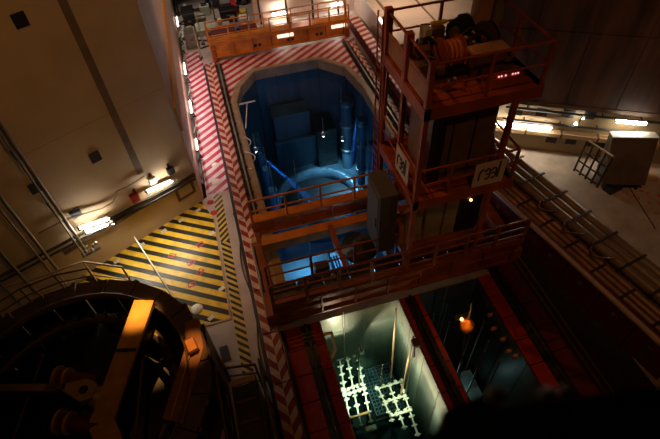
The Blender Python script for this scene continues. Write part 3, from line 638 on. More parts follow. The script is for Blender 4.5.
# ================================================================ LAMPS
def fluo(p, q, label, mat=tube_m, hood=(0, 0, 1), r=.05, body=steel, hw=.14):
    P = Vector(p); Q = Vector(q); h = Vector(hood); t_ = thing('fluorescent_lamp', label, 'lamp', tuple((P + Q) / 2), 'fluorescent lamps')
    MB().tube(P, Q, r, 10).build('tube', mat, t_)
    MB().bar(P + h * .14, Q + h * .14, hw, .06, h).build('housing', body, t_)
    for c in (P, Q): MB().bar(c + h * .16, c - h * .08, .1, .1).build('end_cap', steeldk, t_)
    return t_
wn3 = -Vector((WN.x, WN.y, 0))
def wz(x, z, off=.3): p = wl(tt(x), off); return (p[0], p[1], z)
fluo(wz(-8.08, 2.72, .35), wz(-6.85, 2.32, .35), 'lower one of the two bright tubes on the left wall', hood=wn3)
fluo(wz(-8.2, 3.12, .35), wz(-6.95, 2.70, .35), 'upper one of the two bright tubes on the left wall', hood=wn3)
fluo(wz(-5.05, 2.95, .35), wz(-3.75, 2.72, .35), 'single bright tube on the left wall near the corner', hood=wn3)
lamp('wall_tube_light', 'AREA', wz(-5.9, 2.4, 1.0), 55, (1.0, .9, .72), 3.0, (-4.0, 15.5, 0), sy=.3)
for i, (y0, y1, z) in enumerate([(41.4, 43.4, .9), (33.6, 35.4, .9), (28.6, 30.2, .9), (24.6, 25.8, .9)]):
    fluo((-2.3, y0, z), (-2.3, y1, z), ['farthest', 'third', 'second', 'nearest'][i] + ' tube low on the narrow wall beside the striped walkway', tube_w, hood=(-1, 0, 0), r=.06)
lamp('walkway_light', 'AREA', (-2.2, 29, 2.0), 85, (1.0, .74, .72), 12, (-1.2, 29, 0), sy=.25)
for i, (x0, x1, z) in enumerate([(5.7, 6.8, .95), (10.9, 11.9, .9), (8.0, 8.6, 2.6)]):
    fluo((x0, 40.7, z), (x1, 40.7, z), ['tube on the back wall behind the left of the far bridge', 'tube on the back wall behind the right end of the far bridge', 'short tube high on the back wall'][i], tube_m, hood=(0, 1, 0), r=.11)
rn3 = -Vector((RN.x, RN.y, 0))
def rz(t, z, o=.15): p = wr(t, o); return (p[0], p[1], z)
fluo(rz(-1.7, 1.95), rz(1.6, 1.98), 'long bright tube on the lower right wall behind the tower', tube_m, hood=rn3, r=.075)
fluo(rz(4.7, 2.95), rz(6.2, 2.98), 'short bright tube under the brown wall at far right', tube_m, hood=rn3, r=.09)
t_ = thing('spot_fitting', 'small two bulb fitting on the lower right wall', 'lamp', rz(2.9, 2.4)); MB().ball(rz(2.75, 2.5), .09).build('bulb', tube_m, t_); MB().ball(rz(3.0, 2.9), .06).build('bulb', tube_m, t_); MB().bar(rz(2.75, 2.2), rz(2.95, 3.0), .06, .06).build('stem', steeldk, t_)
fluo((12.9, 31.6, 2.4), (12.9, 34.0, 2.4), 'tube on the side of the far right platform beside the parapet', tube_w, hood=(1, 0, 0), r=.1)
# pink room / block to the right of the parapet at the far end
m = MB(); m.box(13.2, 26, 30.5, 41.5, 0, 2.0); struct('wall_plinth', m, pinkw, 'pinkish raised block at the far right beyond the parapet')
m = MB(); m.box(14.0, 14.2, 33, 41, 2.0, 2.06); m.box(17.0, 17.15, 31, 41, 2.0, 2.06); struct('trim_5', m, creamdk, 'thin joint lines on the pinkish block')
lamp('plinth_light', 'AREA', (15.5, 36, 6.5), 170, (1, .72, .5), 2.0, (15.5, 36, 0), sy=4)

# left wall services ---------------------------------------------------
for i, (x, off, r, z0) in enumerate([(-8.45, .5, .08, 2.0), (-8.62, .75, .04, 1.8), (-9.75, .5, .075, 1.6), (-10.0, .8, .045, 1.6), (-10.9, .5, .08, 1.2), (-11.6, .6, .06, 1.2), (-12.4, .5, .07, 1.0), (-13.3, .7, .08, 1.0)]):
    p = wl(tt(x), off)
    t_ = thing('riser_pipe', ['bright steel riser nearest the twin tubes on the left wall', 'thin riser beside the nearest bright riser', 'thick grey riser second from the tubes', 'thin riser beside the second thick riser', 'slim riser in the middle of the dark wall stretch', 'riser just past the slim middle one', 'thick riser near the picture edge', 'outermost slim riser at the picture edge'][i], 'pipe', (p[0], p[1], z0))
    MB().tube((p[0], p[1], z0), (p[0], p[1], 16), r, 10).build('pipe', steel, t_)
    for z in (2.6, 5, 8, 11): b = wl(tt(x), 0); MB().bar((p[0], p[1], z), (b[0], b[1], z), .1, .08).build('bracket', steeldk, t_)
for i, (z, off, r) in enumerate([(2.55, .2, .07), (2.38, .35, .06), (3.55, .12, .03)]):
    t_ = thing('wall_conduit', ['dark conduit running just above the wall ledge', 'outer conduit running beside the ledge conduit', 'bent conduit above the twin tubes'][i], 'conduit', wz(-6, z, off))
    if i < 2: m = MB(); m.tube(wz(-13.5, z + .55, off), wz(-2.7, z - .35, off), r)
    else: m = MB(); m.path([wz(-9.5, 3.9, off), wz(-8.3, 3.8, off), wz(-7.0, 3.3, off), wz(-6.5, 3.3, off), wz(-6.1, 3.75, off), wz(-5.6, 3.7, off), wz(-4.8, 3.75, off)], r)
    m.build('conduit', steeldk if i < 2 else creamdk, t_)
t_ = thing('alarm_box', 'small red box on the left wall between the tubes', 'box', wz(-5.55, 2.75)); wp(tt(-5.75), tt(-5.4), 2.6, 3.1, .25).build('body', redc, t_); wp(tt(-5.5), tt(-5.4), 3.1, 3.3, .1).build('cable_gland', black, t_)
for i, (x, z) in enumerate([(-4.55, 3.25), (-3.6, 3.2)]):
    t_ = thing('junction_box', ['white junction box above the single tube', 'dark junction box right of the single tube'][i], 'box', wz(x, z)); wp(tt(x) - .18, tt(x) + .18, z - .18, z + .18, .22).build('body', white if i == 0 else black, t_); wp(tt(x) - .05, tt(x) + .05, z + .18, z + .4, .08).build('gland', steeldk, t_)
t_ = thing('valve_cluster', 'cluster of small valves at the foot of the bright riser', 'valve', wz(-8.3, 1.6, .5))
for k in range(6): MB().ball(wz(-8.6 + .13 * k, 1.7 + .14 * (k % 3), .45 + .1 * (k % 2)), .1).build('valve_body', steel, t_)
MB().tube(wz(-8.7, 1.6, .5), wz(-7.9, 1.5, .5), .06).build('manifold', steeldk, t_)
m = MB(); m.box(-2.45, -2.3, 22, 60, .35, .5); struct('trim_6', m, steeldk, 'dark cable tray at the foot of the narrow wall')
t_ = thing('walkway_cables', 'clutter of dark cables and fittings along the narrow wall foot', 'cables', (-2.3, 34, 0))
rnd = random.Random(11)
for k in range(14): y = 22.5 + k * 1.5; m = MB(); m.path([(-2.42, y, .5), (-2.2, y + .2, .7 + .3 * rnd.random()), (-2.15, y + .6, .3), (-2.3, y + .9, .1)], .05); m.build('cable_loop', steeldk if k % 3 else greenw, t_)

# handrail around the hatched area
hr = thing('floor_railing', 'thin pale handrail crossing the yellow hatched area', 'railing', (-5, 15.5, 0))
for a, b in (((-6.2, 18.6), (-4.0, 13.0)),):
    MB().tube((*a, .9), (*b, .9), .035).build('handrail', white, hr); MB().tube((*a, .45), (*b, .45), .03).build('mid_rail', steeldk, hr)
    for k in range(4): x = a[0] + (b[0] - a[0]) * k / 3; y = a[1] + (b[1] - a[1]) * k / 3; MB().tube((x, y, 0.012), (x, y, .9), .035).build('post', steeldk, hr)
hr = thing('stand_railing', 'brown handrail between the left wall and the round stand', 'railing', (-9, 16.6, 0))
railing(hr, [(-13.5, 16.2), (-10.6, 16.2), (-8.2, 16.6), (-6.4, 15.7)], 0, 2.1, 1, tanp, .05, .04, 1.6, post_square=False)
# grating and pipework on the dark floor by the wall
for i in range(5):
    t_ = thing('floor_pipe', 'dark low pipe running along the left wall behind the round stand', 'pipe', (-11, 16 - i * .3, .3), 'low pipes behind the round stand')
    MB().tube((-14.5, 14.3 - i * .45, .4), (-8.8, 17.1 - i * .5, .4), .1, 8).build('pipe', steel, t_)
    for q in (.2, .8): x = -14.5 + 5.7 * q; y = 14.3 - i * .45 + (2.8 - .05 * i) * q; MB().box(x - .15, x + .15, y - .1, y + .1, 0, .32).build('saddle', steeldk, t_)

# ================================================================ ROUND STAND (lower left)
SC = (-8.02, 9.38); ST = thing('round_head_stand', 'big dark round stand with a ring walkway at lower left', 'stand', (*SC, 0))
NS = 24
ringp = M('ring_deck_paint', (0.10, 0.065, 0.038), .5, .2, .3, 2)
for k in range(NS):
    a0 = 2 * math.pi * k / NS + .006; a1 = 2 * math.pi * (k + 1) / NS - .006
    P = lambda a, r: (SC[0] + r * math.cos(a), SC[1] + r * math.sin(a))
    MB().prism([P(a0, 4.45), P(a0, 5.22), P(a1, 5.22), P(a1, 4.45)], 2.85, 3.0).build('ring_plate', ringp, ST)
    m = MB(); m.prism([P(a0, 5.05), P(a0, 5.15), P(a1, 5.15), P(a1, 5.05)], .02, 2.85); m.build('outer_panel', steeldk, ST)
    if k % 2 == 0: MB().prism([P(a0, 5.15), P(a0, 5.3), P(a0 + .03, 5.3), P(a0 + .03, 5.15)], .02, 3.0).build('stiffener', brownp, ST)
MB().lathe((*SC, 0), [(4.45, 3.0), (4.45, 3.12), (4.38, 3.12), (4.38, 2.8)], 64).build('inner_lip', brownp, ST)
MB().lathe((*SC, 0), [(3.85, 2.2), (3.85, 2.45), (3.55, 2.45), (3.55, 2.1)], 64).build('lower_ring', M('lower_ring_paint', (0.10, 0.07, 0.045), .45, .4), ST)
MB().lathe((*SC, 0), [(4.9, .2), (3.9, .25), (2.6, 1.0), (1.4, 1.5), (.01, 1.7)], 48).build('head_dome', M('head_dome_steel', (0.035, 0.03, 0.028), .5, .5), ST)
for k in range(40):
    a = 2 * math.pi * k / 40; MB().tube((SC[0] + 3.7 * math.cos(a), SC[1] + 3.7 * math.sin(a), 2.3), (SC[0] + 3.7 * math.cos(a), SC[1] + 3.7 * math.sin(a), 2.75), .07, 6).build('stud', steeldk, ST)
for k in range(14):
    a = rnd.uniform(0, 6.28); r = rnd.uniform(.5, 3.0); x = SC[0] + r * math.cos(a); y = SC[1] + r * math.sin(a)
    MB().tube((x, y, .8), (x, y, rnd.uniform(1.9, 2.5)), .13, 8).build('drive_column', steeldk, ST)
railing(ST, [(SC[0] + 5.1 * math.cos(math.radians(a)), SC[1] + 5.1 * math.sin(math.radians(a))) for a in (150, 130, 110, 95, 80)], 3.0, 1.0, 1, brownp, .04, .03, 1.9, post_square=False)
bm = thing('lifting_beam', 'golden lit flat beam lying across the round stand', 'beam', (-5.9, 10.3, 3.1))
MB().bar((-5.05, 12.55, 3.3), (-6.62, 7.9, 3.3), .82, .16).build('top_plate', brass, bm); MB().bar((-5.38, 12.6, 2.95), (-6.95, 7.95, 2.95), .08, .6).build('web', steeldk, bm); MB().bar((-4.7, 12.4, 2.95), (-6.27, 7.75, 2.95), .08, .6).build('web', steeldk, bm)
MB().bar((-6.62, 7.95, 3.3), (-6.0, 6.2, 3.2), .82, .16).build('end_plate', brass, bm); MB().bar((-6.15, 10.55, 3.42), (-5.4, 10.35, 3.42), .1, .08).build('joint_bar', steeldk, bm)
arm = thing('pivot_arm', 'long dull yellow arm ending in a lug with a round hole', 'arm', (-8.8, 9.9, 3.2))
armm = M('dull_yellow_arm', (0.42, 0.30, 0.09), .45, .2, .2, 3)
MB().bar((-12.2, 10.9, 3.25), (-8.2, 9.72, 3.25), .26, .22).build('bar', armm, arm)
MB().bar((-8.6, 9.84, 3.25), (-7.9, 9.62, 3.25), .2, .34).build('clevis', brownp, arm)
m = MB(); cx, cy = -7.25, 9.3; m.prism([(-8.0, 9.75), (-8.0, 9.5), (cx - .1, cy - .42), (cx + .25, cy - .4), (cx + .42, cy - .1), (cx + .38, cy + .22), (cx + .05, cy + .42)], 3.1, 3.42); m.build('lug', armm, arm)
MB().lathe((cx, cy, 3.43), [(.01, 0), (.17, 0)], 16).build('pin_hole', black, arm)
MB().tube((cx + .2, cy - .1, 3.0), (cx + .55, cy - .35, 2.75), .38, 14).build('pivot_cylinder', armm, arm)
for i, (x, y) in enumerate([(-8.1, 10.3), (-7.9, 8.5)]):
    t_ = thing('cable_reel', ['red reel with pale flanges above the yellow arm', 'red reel with pale flanges below the yellow arm'][i], 'reel', (x, y, 2.2))
    MB().tube((x - .5, y + .3, 2.5), (x + .9, y - .3, 2.4), .3, 14).build('drum', reelred, t_)
    MB().tube((x - .56, y + .33, 2.5), (x - .46, y + .29, 2.5), .45, 16).build('flange', tanp, t_); MB().tube((x - .2, y + .17, 2.5), (x - .1, y + .13, 2.5), .42, 16).build('flange', tanp, t_)
    MB().box(x - .1, x + .5, y - .2, y + .1, 1.6, 2.2).build('cradle', steeldk, t_)
for i, ((x0, y0), (x1, y1)) in enumerate([((-9.2, 11.6), (-9.9, 8.4)), ((-5.3, 10.9), (-5.7, 7.4))]):
    t_ = thing('strut', ['thin brown strut crossing under the yellow arm', 'thin strut right of the golden beam'][i], 'strut', ((x0 + x1) / 2, (y0 + y1) / 2, 2.6)); MB().tube((x0, y0, 2.7), (x1, y1, 2.7), .07).build('rod', brownp, t_); MB().ball((x0, y0, 2.7), .13).build('end_joint', brownp, t_)
cb = thing('orange_cabinet', 'orange lit box with a small lid on the right of the round stand', 'cabinet', (-3.7, 9, 0))
m = MB(); m.prism([(-4.65, 7.6), (-3.98, 7.2), (-2.98, 9.9), (-3.05, 11.3), (-3.6, 11.2), (-3.62, 10.2)], 2.5, 3.05); m.build('top_housing', M('copper_brown_paint', (0.30, 0.13, 0.05), .42, .3, .25, 2.5), cb)
m = MB(); m.prism([(-4.2, 7.1), (-3.7, 6.9), (-2.85, 9.7), (-2.95, 11.3), (-3.5, 11.2), (-3.6, 10.0)], 0, 2.5); m.build('body', steeldk, cb)
MB().box(-3.62, -3.18, 9.72, 10.35, 3.05, 3.25, .06, .25).build('lid', M('lid_orange', (0.62, 0.26, 0.07), .4, .2), cb)
MB().bar((-4.35, 7.5, 3.08), (-3.4, 10.0, 3.08), .05, .06).build('edge_strip', tanp, cb)
# access stair between cabinet and curb
sp = thing('access_stair', 'brown railed access stair going down beside the curb', 'stair', (-2.0, 7.8, 0))
MB().box(-2.3, -1.35, 8.5, 8.75, 1.95, 2.05).build('landing_edge', tanp, sp); MB().box(-2.25, -1.4, 4.5, 8.5, 1.6, 1.9).build('landing', steeldk, sp)
for x in (-2.3, -1.38): MB().box(x, x + .06, 4.4, 8.75, .02, 1.95).build('side_plate', steeldk, sp)
for k in range(5): MB().box(-2.2, -1.45, 4.6 + k * .8, 4.7 + k * .8, 1.9, 1.96).build('tread', brownp, sp)
railing(sp, [(-2.6, 9.75), (-2.4, 9.2), (-1.25, 9.0)], 0, 2.3, 2, brownp, .05, .045, 1.3, post_square=False)
railing(sp, [(-2.75, 9.3), (-2.65, 5.2)], 0, 2.4, 2, brownp, .05, .045, 1.0, post_square=False)
railing(sp, [(-1.1, 9.4), (-1.05, 5.0)], 0, 1.9, 2, brownp, .045, .04, 1.2, post_square=False)
t_ = thing('curb_cable', 'dark cable snaking over the floor strip next to the curb', 'cable', (-1.15, 14, 0)); m = MB(); m.path([(-1.0 + .12 * math.sin(k * .55), 19.5 - k * .45, .03) for k in range(28)], .035); m.build('cable', black, t_)

# ================================================================ FAR BRIDGE
fb = thing('far_gantry', 'orange railed gantry spanning the far end of the cavity', 'gantry', (5.5, 36.7, 0))
m = MB(); m.box(-.1, 11.3, 36.5, 36.7, .35, 1.35); m.build('front_girder', orange, fb)
MB().box(-.15, 11.35, 36.4, 37.6, 1.35, 1.45).build('walkway_plate', orange, fb); MB().box(-.15, 11.35, 36.35, 36.8, .28, .36).build('bottom_flange', orange, fb)
for k in range(8): MB().box(.2 + k * 1.5, .26 + k * 1.5, 36.4, 36.5, .36, 1.35).build('stiffener', orange_deep, fb)
for x in (3.3, 3.65, 6.0, 6.35, 8.4, 8.75): MB().box(x, x + .22, 36.47, 36.5, .6, .82).build('dark_port', black, fb)
railing(fb, [(-.1, 36.5), (11.2, 36.5)], 1.45, 1.25, 1, orange, .06, .04, 1.6, .12); railing(fb, [(-.1, 37.5), (11.2, 37.5)], 1.45, 1.25, 1, orange, .05, .04, 2.4)
for x in (-.1, 10.9): MB().box(x, x + .3, 36.3, 37.7, .1, .9, .04).build('end_carriage', orange_deep, fb); MB().box(x - .05, x + .1, 36.35, 36.5, .9, 3.3).build('end_post', orange, fb)
for x0, lab in ((5.25, 0), (9.75, 1)):
    MB().box(x0, x0 + 1.3, 36.42, 36.5, .98, 1.22).build('reflecting_pad', EM('pad_reflection_glow', (1, .8, .6), 1.6), fb)  # emission stands in for light thrown back by the pads; no lamp here

# ================================================================ REAR BRIDGE (two beams) + MAIN BRIDGE
rb = thing('rear_gantry', 'bright orange railed beam bridge across the middle of the cavity', 'gantry', (5.5, 17, 0))
MB().box(-.15, 10.9, 16.95, 17.15, .85, 1.75).build('girder_web', orange, rb); MB().box(-.15, 10.9, 16.75, 17.3, 1.72, 1.82).build('top_flange', orange, rb); MB().box(-.15, 10.9, 16.75, 17.25, .78, .86).build('bottom_flange', orange, rb)
for k in range(7): MB().box(.9 + k * 1.6, .96 + k * 1.6, 16.8, 16.95, .86, 1.72).build('stiffener', orange_deep, rb)
railing(rb, [(-.05, 16.85), (10.8, 16.85)], 1.82, 1.45, 1, orange, .05, .045, 1.9)
for x in (-.15, 10.5): MB().box(x, x + .35, 16.5, 17.6, .32, .95, .04).build('end_carriage', orange_deep, rb)
mb = thing('bridge_machine', 'main dark orange railed bridge spanning the pools under the tower', 'bridge', (6, 14, 0))
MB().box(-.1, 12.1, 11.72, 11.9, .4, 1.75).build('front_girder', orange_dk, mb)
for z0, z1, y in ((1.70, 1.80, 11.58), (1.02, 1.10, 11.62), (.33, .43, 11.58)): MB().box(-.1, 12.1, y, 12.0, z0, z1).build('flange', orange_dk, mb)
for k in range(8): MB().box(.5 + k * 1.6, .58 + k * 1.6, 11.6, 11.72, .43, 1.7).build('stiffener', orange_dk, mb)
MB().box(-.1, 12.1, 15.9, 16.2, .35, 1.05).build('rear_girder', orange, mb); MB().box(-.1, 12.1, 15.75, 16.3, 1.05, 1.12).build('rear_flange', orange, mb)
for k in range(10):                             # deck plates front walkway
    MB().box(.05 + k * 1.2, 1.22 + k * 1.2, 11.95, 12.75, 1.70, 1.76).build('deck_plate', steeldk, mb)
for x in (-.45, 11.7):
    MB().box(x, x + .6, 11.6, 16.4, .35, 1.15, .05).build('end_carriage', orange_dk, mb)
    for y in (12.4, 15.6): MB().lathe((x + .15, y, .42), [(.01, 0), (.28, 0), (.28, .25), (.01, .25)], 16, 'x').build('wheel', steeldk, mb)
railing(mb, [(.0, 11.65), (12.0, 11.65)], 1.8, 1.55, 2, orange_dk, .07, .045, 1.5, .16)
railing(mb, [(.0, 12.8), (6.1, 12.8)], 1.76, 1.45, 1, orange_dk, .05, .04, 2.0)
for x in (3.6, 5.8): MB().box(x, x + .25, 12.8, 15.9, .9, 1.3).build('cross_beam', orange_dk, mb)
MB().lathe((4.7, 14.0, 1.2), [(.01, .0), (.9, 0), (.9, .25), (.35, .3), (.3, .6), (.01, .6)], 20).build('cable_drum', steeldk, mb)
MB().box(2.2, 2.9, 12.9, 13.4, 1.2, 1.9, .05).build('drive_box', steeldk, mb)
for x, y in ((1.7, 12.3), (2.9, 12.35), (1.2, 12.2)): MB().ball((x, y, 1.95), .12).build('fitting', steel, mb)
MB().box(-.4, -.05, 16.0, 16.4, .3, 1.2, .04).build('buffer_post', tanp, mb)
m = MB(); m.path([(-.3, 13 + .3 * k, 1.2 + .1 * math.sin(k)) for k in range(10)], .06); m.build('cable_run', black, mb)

# ================================================================ TOWER
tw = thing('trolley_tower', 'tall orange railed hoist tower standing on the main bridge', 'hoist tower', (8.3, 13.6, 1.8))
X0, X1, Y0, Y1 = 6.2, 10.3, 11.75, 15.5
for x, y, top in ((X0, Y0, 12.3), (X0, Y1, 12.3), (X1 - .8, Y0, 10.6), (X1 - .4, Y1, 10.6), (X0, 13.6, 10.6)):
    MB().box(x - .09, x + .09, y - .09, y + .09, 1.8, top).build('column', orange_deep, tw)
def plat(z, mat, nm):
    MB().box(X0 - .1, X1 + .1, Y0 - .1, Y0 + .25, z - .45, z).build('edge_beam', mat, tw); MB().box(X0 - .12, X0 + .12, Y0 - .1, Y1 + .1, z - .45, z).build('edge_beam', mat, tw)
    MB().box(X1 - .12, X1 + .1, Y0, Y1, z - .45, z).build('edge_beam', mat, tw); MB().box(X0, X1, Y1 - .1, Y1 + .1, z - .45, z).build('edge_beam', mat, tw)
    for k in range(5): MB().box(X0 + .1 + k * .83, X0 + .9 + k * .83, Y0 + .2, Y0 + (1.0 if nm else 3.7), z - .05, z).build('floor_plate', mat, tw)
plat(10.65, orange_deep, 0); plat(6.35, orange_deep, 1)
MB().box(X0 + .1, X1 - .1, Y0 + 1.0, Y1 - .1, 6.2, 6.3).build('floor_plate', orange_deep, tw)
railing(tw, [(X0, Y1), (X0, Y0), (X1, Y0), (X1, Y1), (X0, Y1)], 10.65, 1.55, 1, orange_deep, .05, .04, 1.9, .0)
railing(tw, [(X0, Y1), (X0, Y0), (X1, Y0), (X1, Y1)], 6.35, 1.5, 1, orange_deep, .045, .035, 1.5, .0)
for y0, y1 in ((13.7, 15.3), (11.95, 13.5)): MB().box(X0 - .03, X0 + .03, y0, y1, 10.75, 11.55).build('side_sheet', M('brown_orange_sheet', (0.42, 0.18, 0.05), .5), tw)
for x in (X0, X0 + .02): pass
for y in (15.4, 13.55): MB().box(X0 - .13, X0 + .13, y - .13, y + .13, 10.2, 12.35).build('head_column', orange_deep, tw)
# braces and ladder
MB().bar((X0, Y0, 6.0), (X0 - .2, Y1 - .9, 1.9), .16, .16).build('brace', orange_deep, tw); MB().bar((X0, Y1, 6.0), (X0, Y1 - .3, 10.2), .1, .1).build('brace', orange_deep, tw)
MB().bar((X1, Y1, 10.3), (X1 - .6, Y0 + .2, 6.4), .18, .18).build('brace', orange_deep, tw)
ld = MB(); ld.bar((X0 - .15, Y1 + .05, 2), (X0 - .15, Y1 + .05, 12), .05, .05); ld.bar((X0 - .15, Y1 + .55, 2), (X0 - .15, Y1 + .55, 12), .05, .05); lo = ld.build('ladder_rails', orange_deep, tw)
for k in range(24): MB().tube((X0 - .15, Y1 + .05, 2.3 + k * .4), (X0 - .15, Y1 + .55, 2.3 + k * .4), .025, 6).build('rung', orange_deep, lo)
# mast casing and panels
MB().box(7.0, 9.6, 12.6, 14.6, 6.35, 10.2, .04).build('mast_casing', M('casing_brown', (0.20, 0.12, 0.06), .45, .2, .2, 2), tw)
for x in (7.8, 8.7): MB().box(x, x + .06, 12.56, 12.6, 6.4, 10.1).build('casing_joint', steeldk, tw)
for i, (x0, x1) in enumerate([(6.5, 7.3), (7.45, 8.3), (8.4, 9.0)]): MB().box(x0, x1, 12.9, 13.0, 2.2, 5.6).build('pale_panel', M('pale_drab_panel', (0.27, 0.24, 0.15), .5), tw)
MB().box(9.1, 10.2, 12.9, 14.9, 2.0, 5.4, .04).build('dark_cubicle', black, tw); MB().ball((9.5, 12.8, 4.3), .07).build('amber_lamp', spark, tw)
MB().box(6.3, 10.3, 12.2, 15.3, 1.8, 2.1).build('trolley_frame', orange_dk, tw)
for x, y in ((6.5, 15.0), (6.4, 14.0), (6.5, 13.3)): MB().box(x - .25, x + .25, y - .3, y + .3, 2.1, 3.3, .06).build('motor_unit', orange, tw)
for k in range(5): MB().tube((6.9 + k * .12, 12.4, 6.4), (6.9 + k * .12, 12.4, 10.4), .04).build('cable_riser', black, tw)
# machinery on the upper platform
Z = 10.65
MB().tube((7.55, 13.7, Z + .6), (8.15, 13.7, Z + .6), .42, 20).build('orange_winch', M('winch_orange', (0.8, .28, .05), .4), tw)
for a in (7.45, 8.15): MB().tube((a, 13.7, Z + .6), (a + .08, 13.7, Z + .6), .55, 20).build('winch_flange', orange_deep, tw)
MB().box(7.3, 8.4, 13.2, 14.2, Z, Z + .22).build('winch_base', steeldk, tw); MB().box(7.0, 7.4, 13.0, 13.5, Z, Z + .55, .05).build('winch_motor', brownp, tw)
for k in range(4): MB().lathe((7.6 + k * .16, 13.7, Z + .6), [(.42, 0), (.46, .03), (.46, .07), (.42, .1)], 18, 'x').build('rope_groove', orange_deep, tw)
MB().box(8.25, 9.45, 12.75, 13.25, Z + .1, Z + .85, .04).build('control_box', M('control_box_brown', (0.10, 0.05, 0.03), .5), tw); MB().box(8.2, 9.5, 12.7, 13.3, Z + .85, Z + 1.0, .04).build('tan_box_lid', M('tan_box_paint', (0.62, 0.34, 0.17), .45), tw); MB().box(8.3, 9.4, 12.8, 13.2, Z, Z + .1).build('box_base', black, tw)
MB().tube((8.45, 14.6, Z + .8), (8.95, 14.9, Z + .8), .42, 18).build('black_motor', black, tw); MB().box(8.1, 8.9, 14.2, 15.0, Z, Z + .5, .05).build('gearbox', steeldk, tw); MB().tube((8.3, 14.5, Z + .8), (8.45, 14.6, Z + .8), .2, 12).build('motor_shaft', steel, tw)
MB().tube((9.35, 14.1, Z + .65), (9.55, 14.15, Z + .65), .55, 24).build('dark_sheave', steeldk, tw); MB().tube((9.3, 14.08, Z + .65), (9.6, 14.17, Z + .65), .15, 12).build('sheave_hub', orange, tw)
MB().tube((9.33, 14.09, Z + .65), (9.37, 14.1, Z + .65), .6, 24).build('sheave_rim', brownp, tw)
MB().box(9.3, 9.6, 13.9, 14.3, Z, Z + .3).build('sheave_base', black, tw)
MB().box(9.5, 9.95, 12.9, 13.4, Z, Z + .3, .03).build('pump', brownp, tw); MB().box(8.6, 9.7, 12.0, 12.3, Z, Z + .4, .03).build('terminal_box', orange_deep, tw)
for x in (8.8, 8.9, 9.05, 9.3, 9.4, 9.5): MB().ball((x, 12.02, Z + .44), .03).build('indicator', indic, tw)
for x, y, z in ((7.3, 12.6, .25), (7.5, 12.5, .35), (7.9, 14.3, .6), (7.6, 14.6, .7), (8.3, 13.6, 1.1), (8.7, 13.7, .8), (8.8, 14.0, 1.0)): MB().ball((x, y, Z + z), .1).build('fitting', steel, tw)
for x, y, h in ((7.1, 14.2, .7), (7.5, 14.9, .6), (8.0, 15.1, .9), (8.9, 13.8, .6), (9.0, 15.1, 1.1), (6.8, 13.6, .5)): MB().box(x - .22, x + .22, y - .18, y + .18, Z, Z + h, .05).build('relay_box', [steeldk, black, brownp][int(x * 10) % 3], tw)
for k in range(5): m = MB(); m.path([(7.0 + .5 * k + .2 * math.sin(q), 12.9 + .28 * q, Z + .3 + .35 * abs(math.sin(q * .7 + k))) for q in range(8)], .04); m.build('cable', [black, brownp, orange_deep][k % 3], tw)
m = MB(); m.path([(6.9 + .3 * k, 13.9 + .25 * math.sin(k * 1.4), Z + .9 + .25 * math.cos(k)) for k in range(9)], .06); m.build('cable_loop', black, tw)
MB().box(9.4, 10.0, 15.0, 15.4, Z, Z + 2.2).build('tan_duct', ochre, tw); MB().box(10.0, 10.35, 14.8, 15.3, Z, Z + 1.8).build('drab_duct', M('drab_duct_paint', (0.25, 0.22, 0.12), .5), tw)
MB().bar((7.5, 14.8, Z + .6), (7.5, 15.3, Z + .6), .25, .7).build('pale_guard', greenw, tw)
MB().box(7.75, 8.35, 15.1, 15.25, Z + .9, Z + 1.0).build('yellow_strip', yellowc, tw)
# the hanging grey cabinet
hc = thing('grey_control_cabinet', 'tall grey cabinet mounted on the left side of the tower', 'cabinet', (5.5, 13.4, 1.8))
MB().box(5.15, 5.95, 12.7, 14.3, 2.3, 5.9, .04).build('body', greyc, hc); MB().box(5.12, 5.15, 12.85, 14.15, 2.5, 5.7).build('door', greyc, hc); MB().box(5.09, 5.12, 13.0, 13.08, 3.8, 4.3).build('handle', steeldk, hc)
MB().box(5.3, 6.1, 13.3, 13.7, 1.82, 2.3).build('mount', orange_deep, hc)
# maker's signs: letter shapes as raised strokes
def sign(root_label, org, ux, uz, nrm, w, h):
    t_ = thing('maker_sign', root_label, 'sign', org, 'white signs on the tower railing')
    O = Vector(org); U = Vector(ux); V = Vector(uz); Nn = Vector(nrm)
    A = [O, O + U * w, O + U * w + V * h, O + V * h]; m = MB(); m.add(A + [a + Nn * .04 for a in A], [(3, 2, 1, 0), (4, 5, 6, 7), (0, 1, 5, 4), (1, 2, 6, 5), (2, 3, 7, 6), (3, 0, 4, 7)]); m.build('board', sign_m, t_)
    def stroke(nm, pts, wd=.065):
        m = MB()
        for (a, b), (c, d) in zip(pts, pts[1:]):
            P = O + U * a + V * b + Nn * .05; Q = O + U * c + V * d + Nn * .05; m.bar(P, Q, wd, .03, Nn)
        m.build(nm, ink, t_)
    k = h * .46; bx = w * .16; by = h * .28; g = w * .2
    arc = lambda x, a0, a1: [(x + .5 * g * .8 + math.cos(math.radians(a)) * g * .42, by + k / 2 + math.sin(math.radians(a)) * k / 2) for a in range(a0, a1 + (1 if a1 > a0 else -1), 20 if a1 > a0 else -20)]
    stroke('letter_r', [(bx, by), (bx, by + k * .6), (bx + .03 * w, by + k * .9), (bx + .09 * w, by + k), (bx + .15 * w, by + k * .88)])
    for i in (1, 2):
        x = bx + g * (i - .05); stroke('letter_e', arc(x, 150, -130)); stroke('letter_e', [(x + .02, by + k / 2), (x + g * .8, by + k / 2)], .05)
    x = bx + g * 3.1; stroke('letter_l', [(x, by), (x, by + k * 1.5)])
sign('white sign with dark rounded letters on the tower front railing', (8.47, 11.62, 6.5), (1, 0, 0), (0, 0, 1), (0, -1, 0), 1.3, 1.18)
sign('white sign with dark rounded letters on the tower left side railing', (6.12, 13.6, 6.62), (0, -1, 0), (0, 0, 1), (-1, 0, 0), 1.25, 1.15)

